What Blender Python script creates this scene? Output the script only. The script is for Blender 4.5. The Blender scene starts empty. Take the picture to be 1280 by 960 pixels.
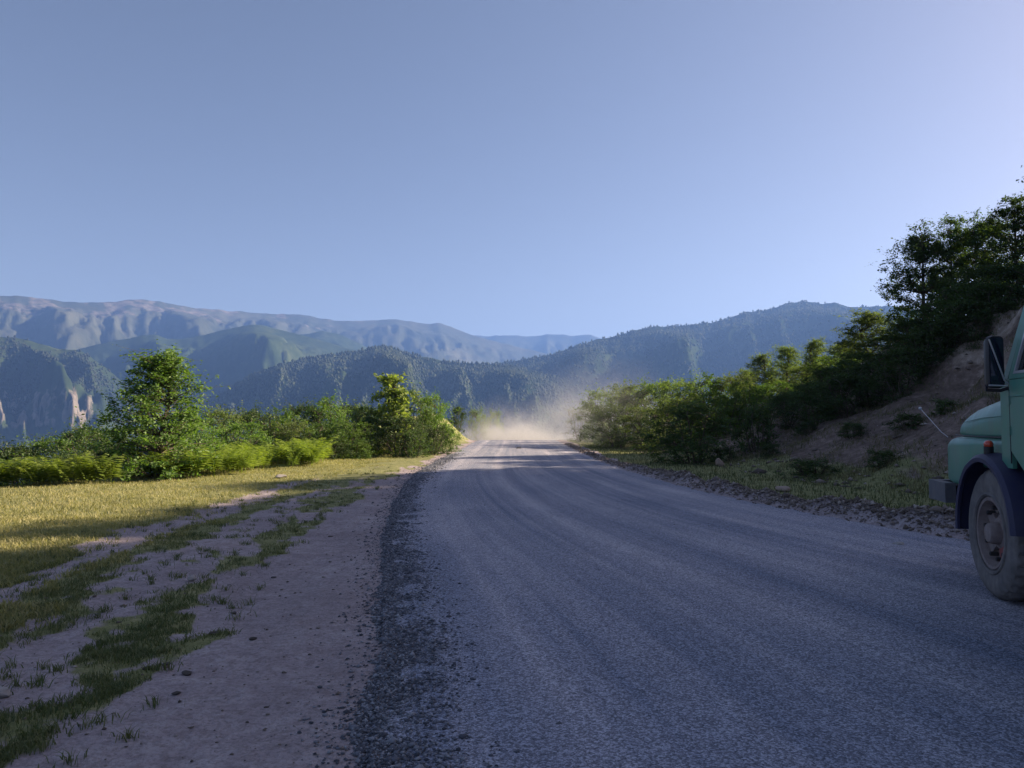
import bpy, bmesh, math, random
import numpy as np
from mathutils import Vector, Matrix, noise as mnoise

R = math.radians
scene = bpy.context.scene
COL = scene.collection

# ------------------------------------------------------------------ camera
F_PX, CAM_H, PITCH = 962.0, 1.5, R(2.68)
cam_d = bpy.data.cameras.new('camera')
cam_d.sensor_width = 36.0
cam_d.lens = 36.0 * F_PX / 1280.0
cam_d.clip_start, cam_d.clip_end = 0.05, 90000
cam = bpy.data.objects.new('camera', cam_d)
cam.location = (0, 0, CAM_H)
cam.rotation_euler = (R(90) + PITCH, 0, 0)
COL.objects.link(cam)
scene.camera = cam

# ------------------------------------------------------------------ sky and sun
SUN_AZ, SUN_EL = R(72), R(25)
SKY_TINT = (1.0, 0.84, 0.79)          # the camera's warm-violet white balance
SUN_DIR = Vector((math.sin(SUN_AZ) * math.cos(SUN_EL), math.cos(SUN_AZ) * math.cos(SUN_EL), math.sin(SUN_EL)))
world = bpy.data.worlds.new('World')
scene.world = world
world.use_nodes = True
wn, wl = world.node_tree.nodes, world.node_tree.links
wn.clear()
sky = wn.new('ShaderNodeTexSky')
sky.sky_type = 'NISHITA'
sky.sun_disc = False
sky.sun_elevation, sky.sun_rotation = SUN_EL, SUN_AZ
sky.altitude = 1500
sky.air_density, sky.dust_density, sky.ozone_density = 0.85, 3.0, 0.0
bg = wn.new('ShaderNodeBackground')
bg.inputs['Strength'].default_value = 0.055
wo = wn.new('ShaderNodeOutputWorld')
tint = wn.new('ShaderNodeMix')
tint.data_type, tint.blend_type = 'RGBA', 'MULTIPLY'
tint.inputs['Factor'].default_value = 1.0
tint.inputs['B'].default_value = (*SKY_TINT, 1)
wl.new(sky.outputs[0], tint.inputs['A'])
wl.new(tint.outputs['Result'], bg.inputs[0])
wl.new(bg.outputs[0], wo.inputs[0])
sun_d = bpy.data.lights.new('sun', 'SUN')
sun_d.energy, sun_d.angle, sun_d.color = 5.0, R(0.5), (1.0, 0.82, 0.60)
sun = bpy.data.objects.new('sun', sun_d)
sun.rotation_euler = SUN_DIR.to_track_quat('Z', 'Y').to_euler()
COL.objects.link(sun)

vs = scene.view_settings
vs.view_transform, vs.look, vs.exposure, vs.gamma, vs.use_curve_mapping = 'Standard', 'None', 1.65, 1.0, False
cy = scene.cycles
cy.use_denoising = True
try:
    cy.denoiser = 'OPENIMAGEDENOISE'
    cy.denoising_input_passes = 'RGB_ALBEDO_NORMAL'
except Exception:
    pass
cy.max_bounces, cy.diffuse_bounces, cy.glossy_bounces, cy.transmission_bounces, cy.transparent_max_bounces = 4, 2, 2, 3, 8
cy.volume_bounces = 0
cy.volume_max_steps = 128
cy.sample_clamp_indirect = 4.0

HAZE_DENSITY = 1.75e-4
HAZE_COLOR = (0.21, 0.41, 1.0)

# ------------------------------------------------------------------ numeric helpers
rng = np.random.default_rng(11)


def perlin(x, y, seed=0):
    x = np.asarray(x, float); y = np.asarray(y, float)
    xi, yi = np.floor(x), np.floor(y)
    xf, yf = x - xi, y - yi
    xi, yi = xi.astype(np.int64), yi.astype(np.int64)

    def g(ix, iy, dx, dy):
        h = (ix * 374761393 + iy * 668265263 + seed * 1442695041) & 0xFFFFFFFF
        h = ((h ^ (h >> 13)) * 1274126177) & 0xFFFFFFFF
        h = (h ^ (h >> 16)) & 0xFFFF
        a = h * (2 * np.pi / 65536.0)
        return np.cos(a) * dx + np.sin(a) * dy
    u = xf * xf * xf * (xf * (xf * 6 - 15) + 10)
    v = yf * yf * yf * (yf * (yf * 6 - 15) + 10)
    n00, n10 = g(xi, yi, xf, yf), g(xi + 1, yi, xf - 1, yf)
    n01, n11 = g(xi, yi + 1, xf, yf - 1), g(xi + 1, yi + 1, xf - 1, yf - 1)
    return 1.5 * ((n00 * (1 - u) + n10 * u) * (1 - v) + (n01 * (1 - u) + n11 * u) * v)


def fbm(x, y, octaves=4, seed=0, gain=0.5):
    t, a = 0.0, 1.0
    for o in range(octaves):
        t = t + a * perlin(x * 2 ** o, y * 2 ** o, seed + o * 17)
        a *= gain
    return t


def ridged(x, y, octaves=4, seed=0):
    t, a = 0.0, 1.0
    for o in range(octaves):
        t = t + a * (1 - 2 * np.abs(perlin(x * 2 ** o, y * 2 ** o, seed + o * 31)))
        a *= 0.5
    return t


def sstep(a, b, x):
    t = np.clip((np.asarray(x, float) - a) / (b - a), 0, 1)
    return t * t * (3 - 2 * t)


def lerp_tab(x, tab):
    return np.interp(x, [p[0] for p in tab], [p[1] for p in tab])


# ------------------------------------------------------------------ mesh helpers
def mk_mesh(name, verts, faces, mat=None, smooth=False, attrs=None, mats=None, mat_idx=None):
    """faces: list of int arrays, each (n, k)."""
    me = bpy.data.meshes.new(name)
    verts = np.asarray(verts, np.float32)
    faces = [np.asarray(f, np.int32) for f in faces if len(f)]
    me.vertices.add(len(verts))
    me.vertices.foreach_set('co', verts.ravel())
    loops = np.concatenate([f.ravel() for f in faces])
    sizes = np.concatenate([np.full(len(f), f.shape[1], np.int32) for f in faces])
    me.loops.add(len(loops))
    me.loops.foreach_set('vertex_index', loops)
    me.polygons.add(len(sizes))
    starts = np.concatenate([[0], np.cumsum(sizes)[:-1]]).astype(np.int32)
    me.polygons.foreach_set('loop_start', starts)
    me.polygons.foreach_set('loop_total', sizes)
    if smooth:
        me.polygons.foreach_set('use_smooth', np.ones(len(sizes), bool))
    for k, v in (attrs or {}).items():
        a = me.attributes.new(k, 'FLOAT', 'POINT')
        a.data.foreach_set('value', np.asarray(v, np.float32))
    for m in (mats or ([mat] if mat else [])):
        me.materials.append(m)
    if mat_idx is not None:
        me.polygons.foreach_set('material_index', np.asarray(mat_idx, np.int32))
    me.update(calc_edges=True)
    me.validate()
    return me


def link(name, me, parent=None, **props):
    o = bpy.data.objects.new(name, me)
    COL.objects.link(o)
    if parent is not None:
        o.parent = parent
    for k, v in props.items():
        o[k] = v
    return o


def empty(name, loc=(0, 0, 0), rz=0.0, **props):
    o = bpy.data.objects.new(name, None)
    o.empty_display_size = 0.2
    o.location = loc
    o.rotation_euler = (0, 0, rz)
    COL.objects.link(o)
    for k, v in props.items():
        o[k] = v
    return o


def grid_faces(nr, nc, wrap=False):
    r = np.arange(nr - 1)[:, None]
    c = np.arange(nc if wrap else nc - 1)[None, :]
    c2 = (c + 1) % nc
    return np.stack([r * nc + c, r * nc + c2, (r + 1) * nc + c2, (r + 1) * nc + c], -1).reshape(-1, 4)


# ------------------------------------------------------------------ materials
def new_mat(name):
    m = bpy.data.materials.new(name)
    m.use_nodes = True
    nt = m.node_tree
    nt.nodes.clear()
    out = nt.nodes.new('ShaderNodeOutputMaterial')
    return m, nt, out


class NB:
    """small node builder"""
    def __init__(self, nt):
        self.nt = nt

    def n(self, typ, **kw):
        nd = self.nt.nodes.new(typ)
        ins = kw.pop('ins', {})
        for k, v in kw.items():
            setattr(nd, k, v)
        for k, v in ins.items():
            self.set(nd.inputs[k], v)
        return nd

    def set(self, sock, v):
        if isinstance(v, bpy.types.NodeSocket):
            self.nt.links.new(v, sock)
        elif isinstance(v, (tuple, list)) and len(v) == 3 and sock.type == 'RGBA':
            sock.default_value = (*v, 1)
        else:
            sock.default_value = v

    def attr(self, name):
        return self.n('ShaderNodeAttribute', attribute_name=name).outputs['Fac']

    def noise(self, vec, scale, detail=4, rough=0.55, dist=0.0):
        return self.n('ShaderNodeTexNoise', ins={'Vector': vec, 'Scale': scale, 'Detail': detail, 'Roughness': rough, 'Distortion': dist}).outputs['Fac']

    def ramp(self, fac, stops):
        nd = self.n('ShaderNodeValToRGB', ins={'Fac': fac})
        el = nd.color_ramp.elements
        while len(el) < len(stops):
            el.new(0.5)
        for e, (p, c) in zip(el, stops):
            e.position = p
            e.color = (*c, 1) if not isinstance(c, (int, float)) else (c, c, c, 1)
        return nd.outputs['Color']

    def mix(self, fac, a, b, blend='MIX'):
        nd = self.n('ShaderNodeMix', data_type='RGBA', blend_type=blend)
        self.set(nd.inputs['Factor'], fac)
        self.set(nd.inputs['A'], a if isinstance(a, bpy.types.NodeSocket) else (*a, 1))
        self.set(nd.inputs['B'], b if isinstance(b, bpy.types.NodeSocket) else (*b, 1))
        return nd.outputs['Result']

    def math(self, op, a, b=0.0, c=None, clamp=False):
        nd = self.n('ShaderNodeMath', operation=op, use_clamp=clamp)
        self.set(nd.inputs[0], a)
        self.set(nd.inputs[1], b)
        if c is not None:
            self.set(nd.inputs[2], c)
        return nd.outputs[0]

    def mapping(self, vec, scale=(1, 1, 1), loc=(0, 0, 0)):
        return self.n('ShaderNodeMapping', ins={'Vector': vec, 'Scale': scale, 'Location': loc}).outputs[0]

    def bump(self, h, strength=0.5, dist=0.02):
        return self.n('ShaderNodeBump', ins={'Height': h, 'Strength': strength, 'Distance': dist}).outputs[0]


def principled(nb, out, color, rough=0.8, metal=0.0, normal=None, spec=0.3):
    p = nb.n('ShaderNodeBsdfPrincipled', ins={'Base Color': color, 'Roughness': rough, 'Metallic': metal})
    p.inputs['Specular IOR Level'].default_value = spec
    if normal is not None:
        nb.nt.links.new(normal, p.inputs['Normal'])
    nb.nt.links.new(p.outputs[0], out.inputs['Surface'])
    return p


def paint_mat(name, color, rough=0.45, dirt=(0.2, 0.16, 0.13), amount=0.35, metal=0.0, scale=6.0, low=None):
    """paint or metal with dust and stains; low: height (object z) below which dust thickens"""
    m, nt, out = new_mat(name)
    nb = NB(nt)
    co = nb.n('ShaderNodeTexCoord').outputs['Object']
    n1 = nb.noise(co, scale, 8, 0.65)
    n2 = nb.noise(co, scale * 7, 4, 0.6)
    streak = nb.noise(nb.mapping(co, (14, 14, 1.2)), 1.0, 3, 0.5)
    f = nb.math('MULTIPLY', nb.ramp(nb.math('ADD', nb.math('MULTIPLY', n1, 0.6), nb.math('MULTIPLY', streak, 0.4)), [(0.36, 0.0), (0.7, 1.0)]), amount)
    f = nb.math('ADD', f, nb.math('MULTIPLY', nb.math('SUBTRACT', n2, 0.5), 0.15), clamp=True)
    col = nb.mix(f, color, dirt)
    r = nb.math('ADD', rough, nb.math('MULTIPLY', f, 0.4), clamp=True)
    principled(nb, out, col, r, metal, nb.bump(n1, 0.12, 0.01), 0.4)
    return m


def leaf_mat(name, dark, light, trans=0.35, hue_var=0.5):
    m, nt, out = new_mat(name)
    nb = NB(nt)
    lv = nb.attr('lv')
    rnd = nb.n('ShaderNodeObjectInfo').outputs['Random']
    f = nb.math('ADD', nb.math('MULTIPLY', lv, 0.75), nb.math('MULTIPLY', rnd, 0.25), clamp=True)
    col = nb.mix(f, dark, light)
    hsv = nb.n('ShaderNodeHueSaturation', ins={'Hue': nb.math('ADD', 0.5, nb.math('MULTIPLY', nb.math('SUBTRACT', rnd, 0.5), 0.03 * hue_var)),
                                               'Saturation': 1.0, 'Value': nb.math('ADD', 0.85, nb.math('MULTIPLY', rnd, 0.3)), 'Color': col})
    col = hsv.outputs[0]
    d = nb.n('ShaderNodeBsdfDiffuse', ins={'Color': col})
    t = nb.n('ShaderNodeBsdfTranslucent', ins={'Color': nb.mix(1.0, col, (1.35, 1.40, 0.6), 'MULTIPLY')})
    g = nb.n('ShaderNodeBsdfGlossy', ins={'Color': (1, 1, 1), 'Roughness': 0.65})
    s1 = nb.n('ShaderNodeMixShader', ins={0: trans, 1: d.outputs[0], 2: t.outputs[0]})
    s2 = nb.n('ShaderNodeMixShader', ins={0: 0.025, 1: s1.outputs[0], 2: g.outputs[0]})
    nt.links.new(s2.outputs[0], out.inputs['Surface'])
    return m


def bark_mat():
    m, nt, out = new_mat('bark')
    nb = NB(nt)
    co = nb.n('ShaderNodeTexCoord').outputs['Object']
    n = nb.noise(nb.mapping(co, (18, 18, 4)), 1.5, 6, 0.7)
    principled(nb, out, nb.ramp(n, [(0.3, (0.05, 0.04, 0.03)), (0.7, (0.17, 0.14, 0.11))]), 0.9, 0, nb.bump(n, 0.5, 0.01), 0.1)
    return m


BARK = bark_mat()

# ------------------------------------------------------------------ the lie of the land
LEFT_EDGE = [(-40, 1.6), (-20, 0.8), (-6, 0.1), (0, -0.20), (3.3, -0.53), (8.25, -1.37), (13, -2.05), (18, -2.5), (22, -2.75), (32, -2.68), (63, -2.6), (90, -3.2), (140, -6)]
RIGHT_EDGE = [(-40, 12.5), (-20, 11), (0, 9.2), (4, 8.2), (6.5, 7.1), (9, 5.7), (11.7, 4.75), (15.5, 4.05), (20, 3.55), (26, 3.15), (35, 3.05), (63, 3.2), (90, 2.8), (140, 1)]
PLATEAU_EDGE = [(-60, -14), (-10, -12.5), (5, -11.5), (10, -11.3), (16, -10.9), (22, -9.3), (29, -7.9), (36, -6.6), (46, -6.2), (60, -7.5), (80, -8.5), (140, -10)]
HILL_TOE = [(-60, 16), (-20, 13), (5, 10.0), (12, 8.7), (19, 7.6), (26, 6.8), (35, 6.2), (45, 6.2), (60, 7.2), (80, 9.5), (140, 14)]
HILL_PROFILE = [(-50, 0), (0, 0), (1.2, 0.32), (2.5, 0.8), (5.5, 2.1), (6.3, 2.8), (8.2, 4.7), (9.2, 5.2), (13, 7.5), (17.4, 10.0), (25, 12.2), (38, 12.5), (60, 9), (120, 4), (400, 0)]
HILL_ALONG = [(-200, 0.5), (-60, 1.0), (-20, 1.0), (20, 1.0), (30, 0.82), (36.7, 0.61), (44, 0.5), (60, 0.36), (80, 0.28), (130, 0.1), (300, 0)]
GRASS_E1 = [(-20, -0.6), (0, -1.25), (3.3, -1.85), (6.1, -2.45), (11.5, -3.05), (17, -3.2), (22, -3.0), (30, -2.95), (60, -2.95), (140, -6.3)]


def smooth_tab(tab, sigma=2.6):
    yy = np.arange(tab[0][0], tab[-1][0] + 0.1, 0.5)
    v = np.interp(yy, [p[0] for p in tab], [p[1] for p in tab])
    k = np.exp(-0.5 * (np.arange(-20, 21) * 0.5 / sigma) ** 2)
    k /= k.sum()
    return list(zip(yy, np.convolve(np.pad(v, 20, 'reflect', reflect_type='odd'), k, 'valid')))


LEFT_EDGE, RIGHT_EDGE, GRASS_E1, HILL_TOE, PLATEAU_EDGE = (smooth_tab(t) for t in (LEFT_EDGE, RIGHT_EDGE, GRASS_E1, HILL_TOE, PLATEAU_EDGE))


def height(x, y):
    x = np.asarray(x, float); y = np.asarray(y, float)
    le, re = lerp_tab(y, LEFT_EDGE), lerp_tab(y, RIGHT_EDGE)
    # road shoulder noise
    off = np.maximum(np.maximum(le - x, x - re), 0)
    k = sstep(0.0, 0.8, off)
    z = -0.012 + k * (0.025 * fbm(x * 1.1, y * 1.1, 3, 3) + 0.05 * fbm(x * 0.35, y * 0.35, 2, 5)) + 0.006 * k * fbm(x * 7, y * 7, 2, 8)
    # left: gentle fall, then the edge of the plateau
    t = np.maximum(lerp_tab(y, PLATEAU_EDGE) - x, 0)
    z = z - 0.40 * t * t / (t + 5.0) + 0.12 * fbm(x * 0.25, y * 0.25, 4, 21) * np.minimum(t, 6)
    # left bank beside the crest
    z = z + 1.75 * sstep(-2.9, -5.7, x) * sstep(46, 58, y) * (1 - sstep(66, 84, y)) * (1 + 0.16 * fbm(x * 0.5, y * 0.3, 3, 9))
    # windrow on the right edge
    w = x - re
    z = z + 0.27 * np.exp(-((w - 0.35) / 0.28) ** 2) * (0.8 + 0.5 * fbm(y * 0.9, x * 0.5, 3, 40)) * sstep(-10, 5, y) * (1 - 0.75 * sstep(16, 30, y))
    # right hill
    s = x - lerp_tab(y, HILL_TOE) + 0.55 * fbm(x * 0.2, y * 0.2, 3, 60)
    hp = lerp_tab(s, HILL_PROFILE) * lerp_tab(y, HILL_ALONG)
    rough = sstep(0.5, 6, s) * (0.25 * fbm(x * 0.45, y * 0.45, 4, 71) + 0.20 * ridged(x * 0.35 + y * 0.8, x * 0.25, 5, 75))
    scarp = np.exp(-((s - 7.2) / 1.5) ** 2) * (0.42 * ridged(y * 0.75 + x * 0.2, x * 0.3, 5, 77))
    z = z + hp + (rough + scarp) * lerp_tab(y, HILL_ALONG)
    # behind the crest the ground falls into the valley
    f = np.maximum(y - 56, 0)
    z = z - 0.33 * f * f / (f + 42)
    r = np.hypot(x, y)
    z = z + sstep(150, 900, r) * 60 * fbm(x / 900, y / 900, 4, 90)
    return np.maximum(z, -300 + 25 * fbm(x / 1200, y / 1200, 3, 95))


def hz(x, y):
    return float(height(np.array([x]), np.array([y]))[0])


def ground_masks(x, y):
    le, re = lerp_tab(y, LEFT_EDGE), lerp_tab(y, RIGHT_EDGE)
    n = 0.40 * fbm(x * 0.9, y * 0.5, 4, 101) + 0.24 * fbm(x * 3.5, y * 3.0, 4, 103)
    w = lerp_tab(y, GRASS_E1) - x
    ww = w + n
    fade = sstep(26, 14, y)
    bandA = sstep(-0.08, 0.25, ww) * (1 - sstep(0.42, 0.72, ww))
    bandC = sstep(0.92, 1.22, ww) * (1 - sstep(1.55, 1.85, ww))
    rest = sstep(2.05, 2.5, ww)
    g_near = np.clip(bandA * sstep(-0.35, 0.05, fbm(x * 1.2, y * 0.6, 3, 107) + 0.2) + bandC + rest, 0, 1)
    g_far = sstep(0.05, 0.5, ww + 0.3 * fbm(x * 0.6, y * 0.4, 3, 109))
    g = np.where(x < le, g_near * fade + g_far * (1 - fade), 0.0)
    s = x - lerp_tab(y, HILL_TOE)
    strip = sstep(0.75, 1.05, (x - re) + 0.5 * n) * (1 - sstep(0.3, 2.0, s + n))
    g = np.where(x > re, strip + 0.30 * sstep(-0.1, 0.4, fbm(x * 0.7, y * 0.7, 4, 111)) * sstep(0.2, 1.5, s), g)
    sh = s + 0.55 * fbm(x * 0.2, y * 0.2, 3, 60)
    rock = np.where(x > re, np.exp(-((sh - 7.2) / 1.4) ** 2) * sstep(-0.35, 0.2, fbm(x * 0.5, y * 0.5, 3, 113) + 0.15), 0.0)
    earth = np.where(x > re, sstep(0.0, 1.5, s), 0.0)
    # eroded lip of the bank
    rock = np.maximum(rock, np.exp(-((x + 5.0) / 0.8) ** 2) * np.exp(-((y - 59) / 3.5) ** 2) * 0.5)
    far = sstep(70, 140, np.hypot(x, y))
    return g * (1 - far), rock * (1 - far), earth * (1 - far), far


def ground_mat():
    m, nt, out = new_mat('ground_soil')
    nb = NB(nt)
    co = nb.n('ShaderNodeTexCoord').outputs['Object']
    g, rk, ea, far = (nb.attr(a) for a in ('grass', 'rock', 'earth', 'far'))
    big = nb.noise(co, 0.7, 6, 0.6)
    mid = nb.noise(co, 5.0, 6, 0.65)
    fine = nb.noise(co, 45.0, 5, 0.7)
    stones = nb.n('ShaderNodeTexVoronoi', ins={'Vector': co, 'Scale': 28.0}).outputs['Distance']
    dirt = nb.ramp(nb.math('ADD', nb.math('MULTIPLY', big, 0.5), nb.math('MULTIPLY', mid, 0.5)),
                   [(0.32, (0.265, 0.215, 0.215)), (0.5, (0.375, 0.315, 0.32)), (0.68, (0.50, 0.44, 0.44))])
    dirt = nb.mix(nb.math('MULTIPLY', nb.ramp(fine, [(0.35, 1.0), (0.5, 0.0)]), 0.55), dirt, (0.17, 0.135, 0.125))
    dirt = nb.mix(nb.math('MULTIPLY', nb.ramp(fine, [(0.58, 0.0), (0.7, 1.0)]), 0.45), dirt, (0.56, 0.50, 0.47))
    grain = nb.noise(co, 16.0, 5, 0.7)
    dirt = nb.mix(nb.math('MULTIPLY', nb.ramp(grain, [(0.38, 1.0), (0.52, 0.0)]), 0.5), dirt, (0.20, 0.16, 0.15))
    gr = nb.ramp(nb.math('ADD', nb.math('MULTIPLY', mid, 0.6), nb.math('MULTIPLY', fine, 0.4)),
                 [(0.35, (0.12, 0.135, 0.05)), (0.5, (0.22, 0.225, 0.095)), (0.66, (0.36, 0.33, 0.17))])
    earth = nb.ramp(nb.math('ADD', nb.math('MULTIPLY', big, 0.4), nb.math('MULTIPLY', mid, 0.6)),
                    [(0.35, (0.085, 0.064, 0.052)), (0.52, (0.195, 0.145, 0.12)), (0.70, (0.38, 0.285, 0.24))])
    earth = nb.mix(nb.math('MULTIPLY', nb.ramp(fine, [(0.55, 0.0), (0.68, 1.0)]), 0.4), earth, (0.30, 0.24, 0.2))
    rock = nb.ramp(nb.noise(nb.mapping(co, (1, 1, 0.5)), 1.7, 9, 0.7), [(0.35, (0.13, 0.10, 0.08)), (0.52, (0.34, 0.27, 0.215)), (0.66, (0.54, 0.45, 0.38))])
    c = nb.mix(ea, dirt, earth)
    gm = nb.ramp(nb.math('ADD', g, nb.math('MULTIPLY', nb.math('SUBTRACT', fine, 0.5), 0.9)), [(0.35, 0.0), (0.65, 1.0)])
    c = nb.mix(gm, c, gr)
    rm = nb.ramp(nb.math('ADD', rk, nb.math('MULTIPLY', nb.math('SUBTRACT', mid, 0.5), 0.9)), [(0.35, 0.0), (0.6, 1.0)])
    c = nb.mix(rm, c, rock)
    fo = nb.ramp(nb.noise(co, 0.02, 8, 0.65), [(0.4, (0.035, 0.05, 0.022)), (0.6, (0.07, 0.085, 0.035))])
    c = nb.mix(far, c, fo)
    h = nb.math('ADD', nb.math('MULTIPLY', mid, 0.6), nb.math('ADD', nb.math('MULTIPLY', fine, 0.35), nb.math('MULTIPLY', stones, -0.15)))
    principled(nb, out, c, 0.95, 0, nb.bump(h, 0.9, 0.05), 0.1)
    return m


def build_ground():
    az = np.concatenate([np.arange(-180, -42, 3.0), np.arange(-42, 42, 0.28), np.arange(42, 180, 3.0)])
    rad = np.concatenate([[0.3, 0.7, 1.1], 1.5 * np.exp(np.arange(0, math.log(110 / 1.5), 0.0165)), 110 * np.exp(np.arange(0.02, math.log(45000 / 110), 0.11)), [46000]])
    A, RR = np.meshgrid(np.radians(az), rad)
    X, Y = RR * np.sin(A), RR * np.cos(A)
    Z = height(X, Y)
    g, rk, ea, far = ground_masks(X, Y)
    nr, nc = X.shape
    f = grid_faces(nr, nc, True)[:, ::-1]
    v = np.stack([X, Y, Z], -1).reshape(-1, 3)
    cap = np.array([[0, 0, hz(0, 0)]])
    v = np.concatenate([v, cap])
    tri = np.stack([np.arange(nc), np.full(nc, len(v) - 1), (np.arange(nc) + 1) % nc], -1)[:, ::-1]
    at = {k: np.append(a.ravel(), 0) for k, a in (('grass', g), ('rock', rk), ('earth', ea), ('far', far))}
    me = mk_mesh('ground', v, [f, tri], ground_mat(), True, at)
    return link('ground', me, kind='structure', label='dirt verge, grass and hillside around the gravel road')


build_ground()


# ------------------------------------------------------------------ road
def road_mat():
    m, nt, out = new_mat('gravel_road')
    nb = NB(nt)
    co = nb.n('ShaderNodeTexCoord').outputs['Object']
    uv = nb.n('ShaderNodeUVMap', uv_map='along').outputs[0]      # u: metres across, v: metres along
    streak1 = nb.noise(nb.mapping(uv, (2.0, 0.035, 1)), 1.0, 5, 0.6, 0.0)
    streak2 = nb.noise(nb.mapping(uv, (8.0, 0.06, 1), (3, 7, 0)), 1.0, 4, 0.6, 0.0)
    big = nb.noise(co, 0.35, 4, 0.5)
    fine = nb.noise(co, 110.0, 4, 0.75)
    grit = nb.n('ShaderNodeTexVoronoi', ins={'Vector': co, 'Scale': 85.0, 'Randomness': 1.0})
    grit2 = nb.n('ShaderNodeTexVoronoi', ins={'Vector': co, 'Scale': 170.0, 'Randomness': 1.0})
    dust = nb.math('ADD', nb.math('MULTIPLY', streak1, 0.55), nb.math('ADD', nb.math('MULTIPLY', streak2, 0.3), nb.math('MULTIPLY', big, 0.25)))
    ua = nb.n('ShaderNodeSeparateXYZ', ins={0: uv}).outputs[0]
    ua = nb.math('ADD', ua, nb.math('MULTIPLY', nb.math('SUBTRACT', nb.noise(nb.mapping(uv, (0.3, 0.06, 1)), 1.0, 2, 0.5), 0.5), 0.5))
    tracks = None
    for c, wd, am in ((1.05, 0.16, 0.10), (1.75, 0.22, -0.09), (2.55, 0.15, 0.16), (3.05, 0.2, -0.07), (3.85, 0.17, 0.13), (4.5, 0.25, -0.10), (5.15, 0.14, 0.12), (6.3, 0.2, 0.10)):
        q = nb.math('DIVIDE', nb.math('SUBTRACT', ua, c), wd)
        q = nb.math('MULTIPLY', nb.math('EXPONENT', nb.math('MULTIPLY', nb.math('MULTIPLY', q, q), -1.0)), am)
        tracks = q if tracks is None else nb.math('ADD', tracks, q)
    patch = nb.noise(nb.mapping(uv, (0.8, 0.16, 1), (9, 2, 0)), 1.0, 5, 0.65)
    tracks = nb.math('MULTIPLY', tracks, nb.ramp(patch, [(0.35, 0.1), (0.6, 0.9)]))
    dust = nb.math('ADD', dust, tracks)
    dust = nb.math('ADD', dust, nb.math('MULTIPLY', nb.math('SUBTRACT', patch, 0.5), 0.35))
    dust = nb.ramp(dust, [(0.40, 0.0), (0.74, 1.0)])
    base = nb.mix(dust, (0.160, 0.175, 0.225), (0.375, 0.350, 0.375))
    sp = nb.n('ShaderNodeSeparateColor', ins={0: grit.outputs['Color']}).outputs[0]
    sp2 = nb.n('ShaderNodeSeparateColor', ins={0: grit2.outputs['Color']}).outputs[0]
    k = nb.math('ADD', nb.math('MULTIPLY', sp, 0.5), nb.math('ADD', nb.math('MULTIPLY', sp2, 0.4), nb.math('MULTIPLY', fine, 0.5)))
    mul = nb.ramp(k, [(0.25, 0.35), (0.68, 0.95), (1.0, 2.0)])
    base = nb.mix(1.0, base, mul, 'MULTIPLY')
    h = nb.math('ADD', nb.math('MULTIPLY', grit.outputs['Distance'], -1.0), nb.math('MULTIPLY', fine, 0.7))
    principled(nb, out, base, 0.9, 0, nb.bump(h, 0.5, 0.010), 0.15)
    return m


def build_road():
    ys = np.concatenate([np.arange(-40, 0, 1.0), np.arange(0, 12, 0.16), 12 * np.exp(np.arange(0.014, math.log(135 / 12), 0.014))])
    nc = 72
    t = np.linspace(0, 1, nc)
    le, re = lerp_tab(ys, LEFT_EDGE), lerp_tab(ys, RIGHT_EDGE)
    le0, re0 = le, re
    le = le + 0.06 * fbm(ys * 0.9, ys * 0 + 3.3, 4, 7)
    re = re + 0.18 + 0.05 * fbm(ys * 0.9, ys * 0 + 8.3, 4, 9)
    X = le[:, None] + (re - le)[:, None] * t[None]
    Y = np.repeat(ys[:, None], nc, 1)
    # smooth base profile of the road (crest, no shoulder noise)
    f = np.maximum(Y - 56, 0)
    Z = -0.33 * f * f / (f + 42)
    across = (X - le[:, None])
    edge = np.minimum(across, (re - le)[:, None] - across)
    Z = Z + 0.022 * sstep(0, 0.5, edge) + 0.006 * fbm(across * 1.6, Y * 0.12, 3, 33) * sstep(0, 0.4, edge) - 0.03 * (1 - sstep(0.0, 0.06, edge)) + 0.006
    Z = Z + 0.012 * fbm(X * 2.5, Y * 2.5, 2, 35) * (1 - sstep(0.1, 0.7, edge))
    me = mk_mesh('road', np.stack([X, Y, Z], -1).reshape(-1, 3), [grid_faces(len(ys), nc)], road_mat(), True)
    uv = me.uv_layers.new(name='along')
    li = np.empty(len(me.loops), np.int32)
    me.loops.foreach_get('vertex_index', li)
    U = np.stack([7.0 * (X - le0[:, None]) / (re0 - le0)[:, None], Y], -1).reshape(-1, 2)[li]
    uv.data.foreach_set('uv', U.astype(np.float32).ravel())
    return link('road', me, kind='structure', label='wide grey gravel road running to the crest')


build_road()


# ------------------------------------------------------------------ mountains
CAMV = np.array([0, 0, CAM_H])
FWD = np.array([0, math.cos(PITCH), math.sin(PITCH)])
UPV = np.array([0, -math.sin(PITCH), math.cos(PITCH)])


def ray(px, py):
    px = np.asarray(px, float); py = np.asarray(py, float)
    d = FWD[None] + UPV[None] * ((480 - py) / F_PX)[:, None]
    d = d + np.array([1.0, 0, 0])[None] * ((px - 640) / F_PX)[:, None]
    return d / np.hypot(d[:, 0], d[:, 1])[:, None]


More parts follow.
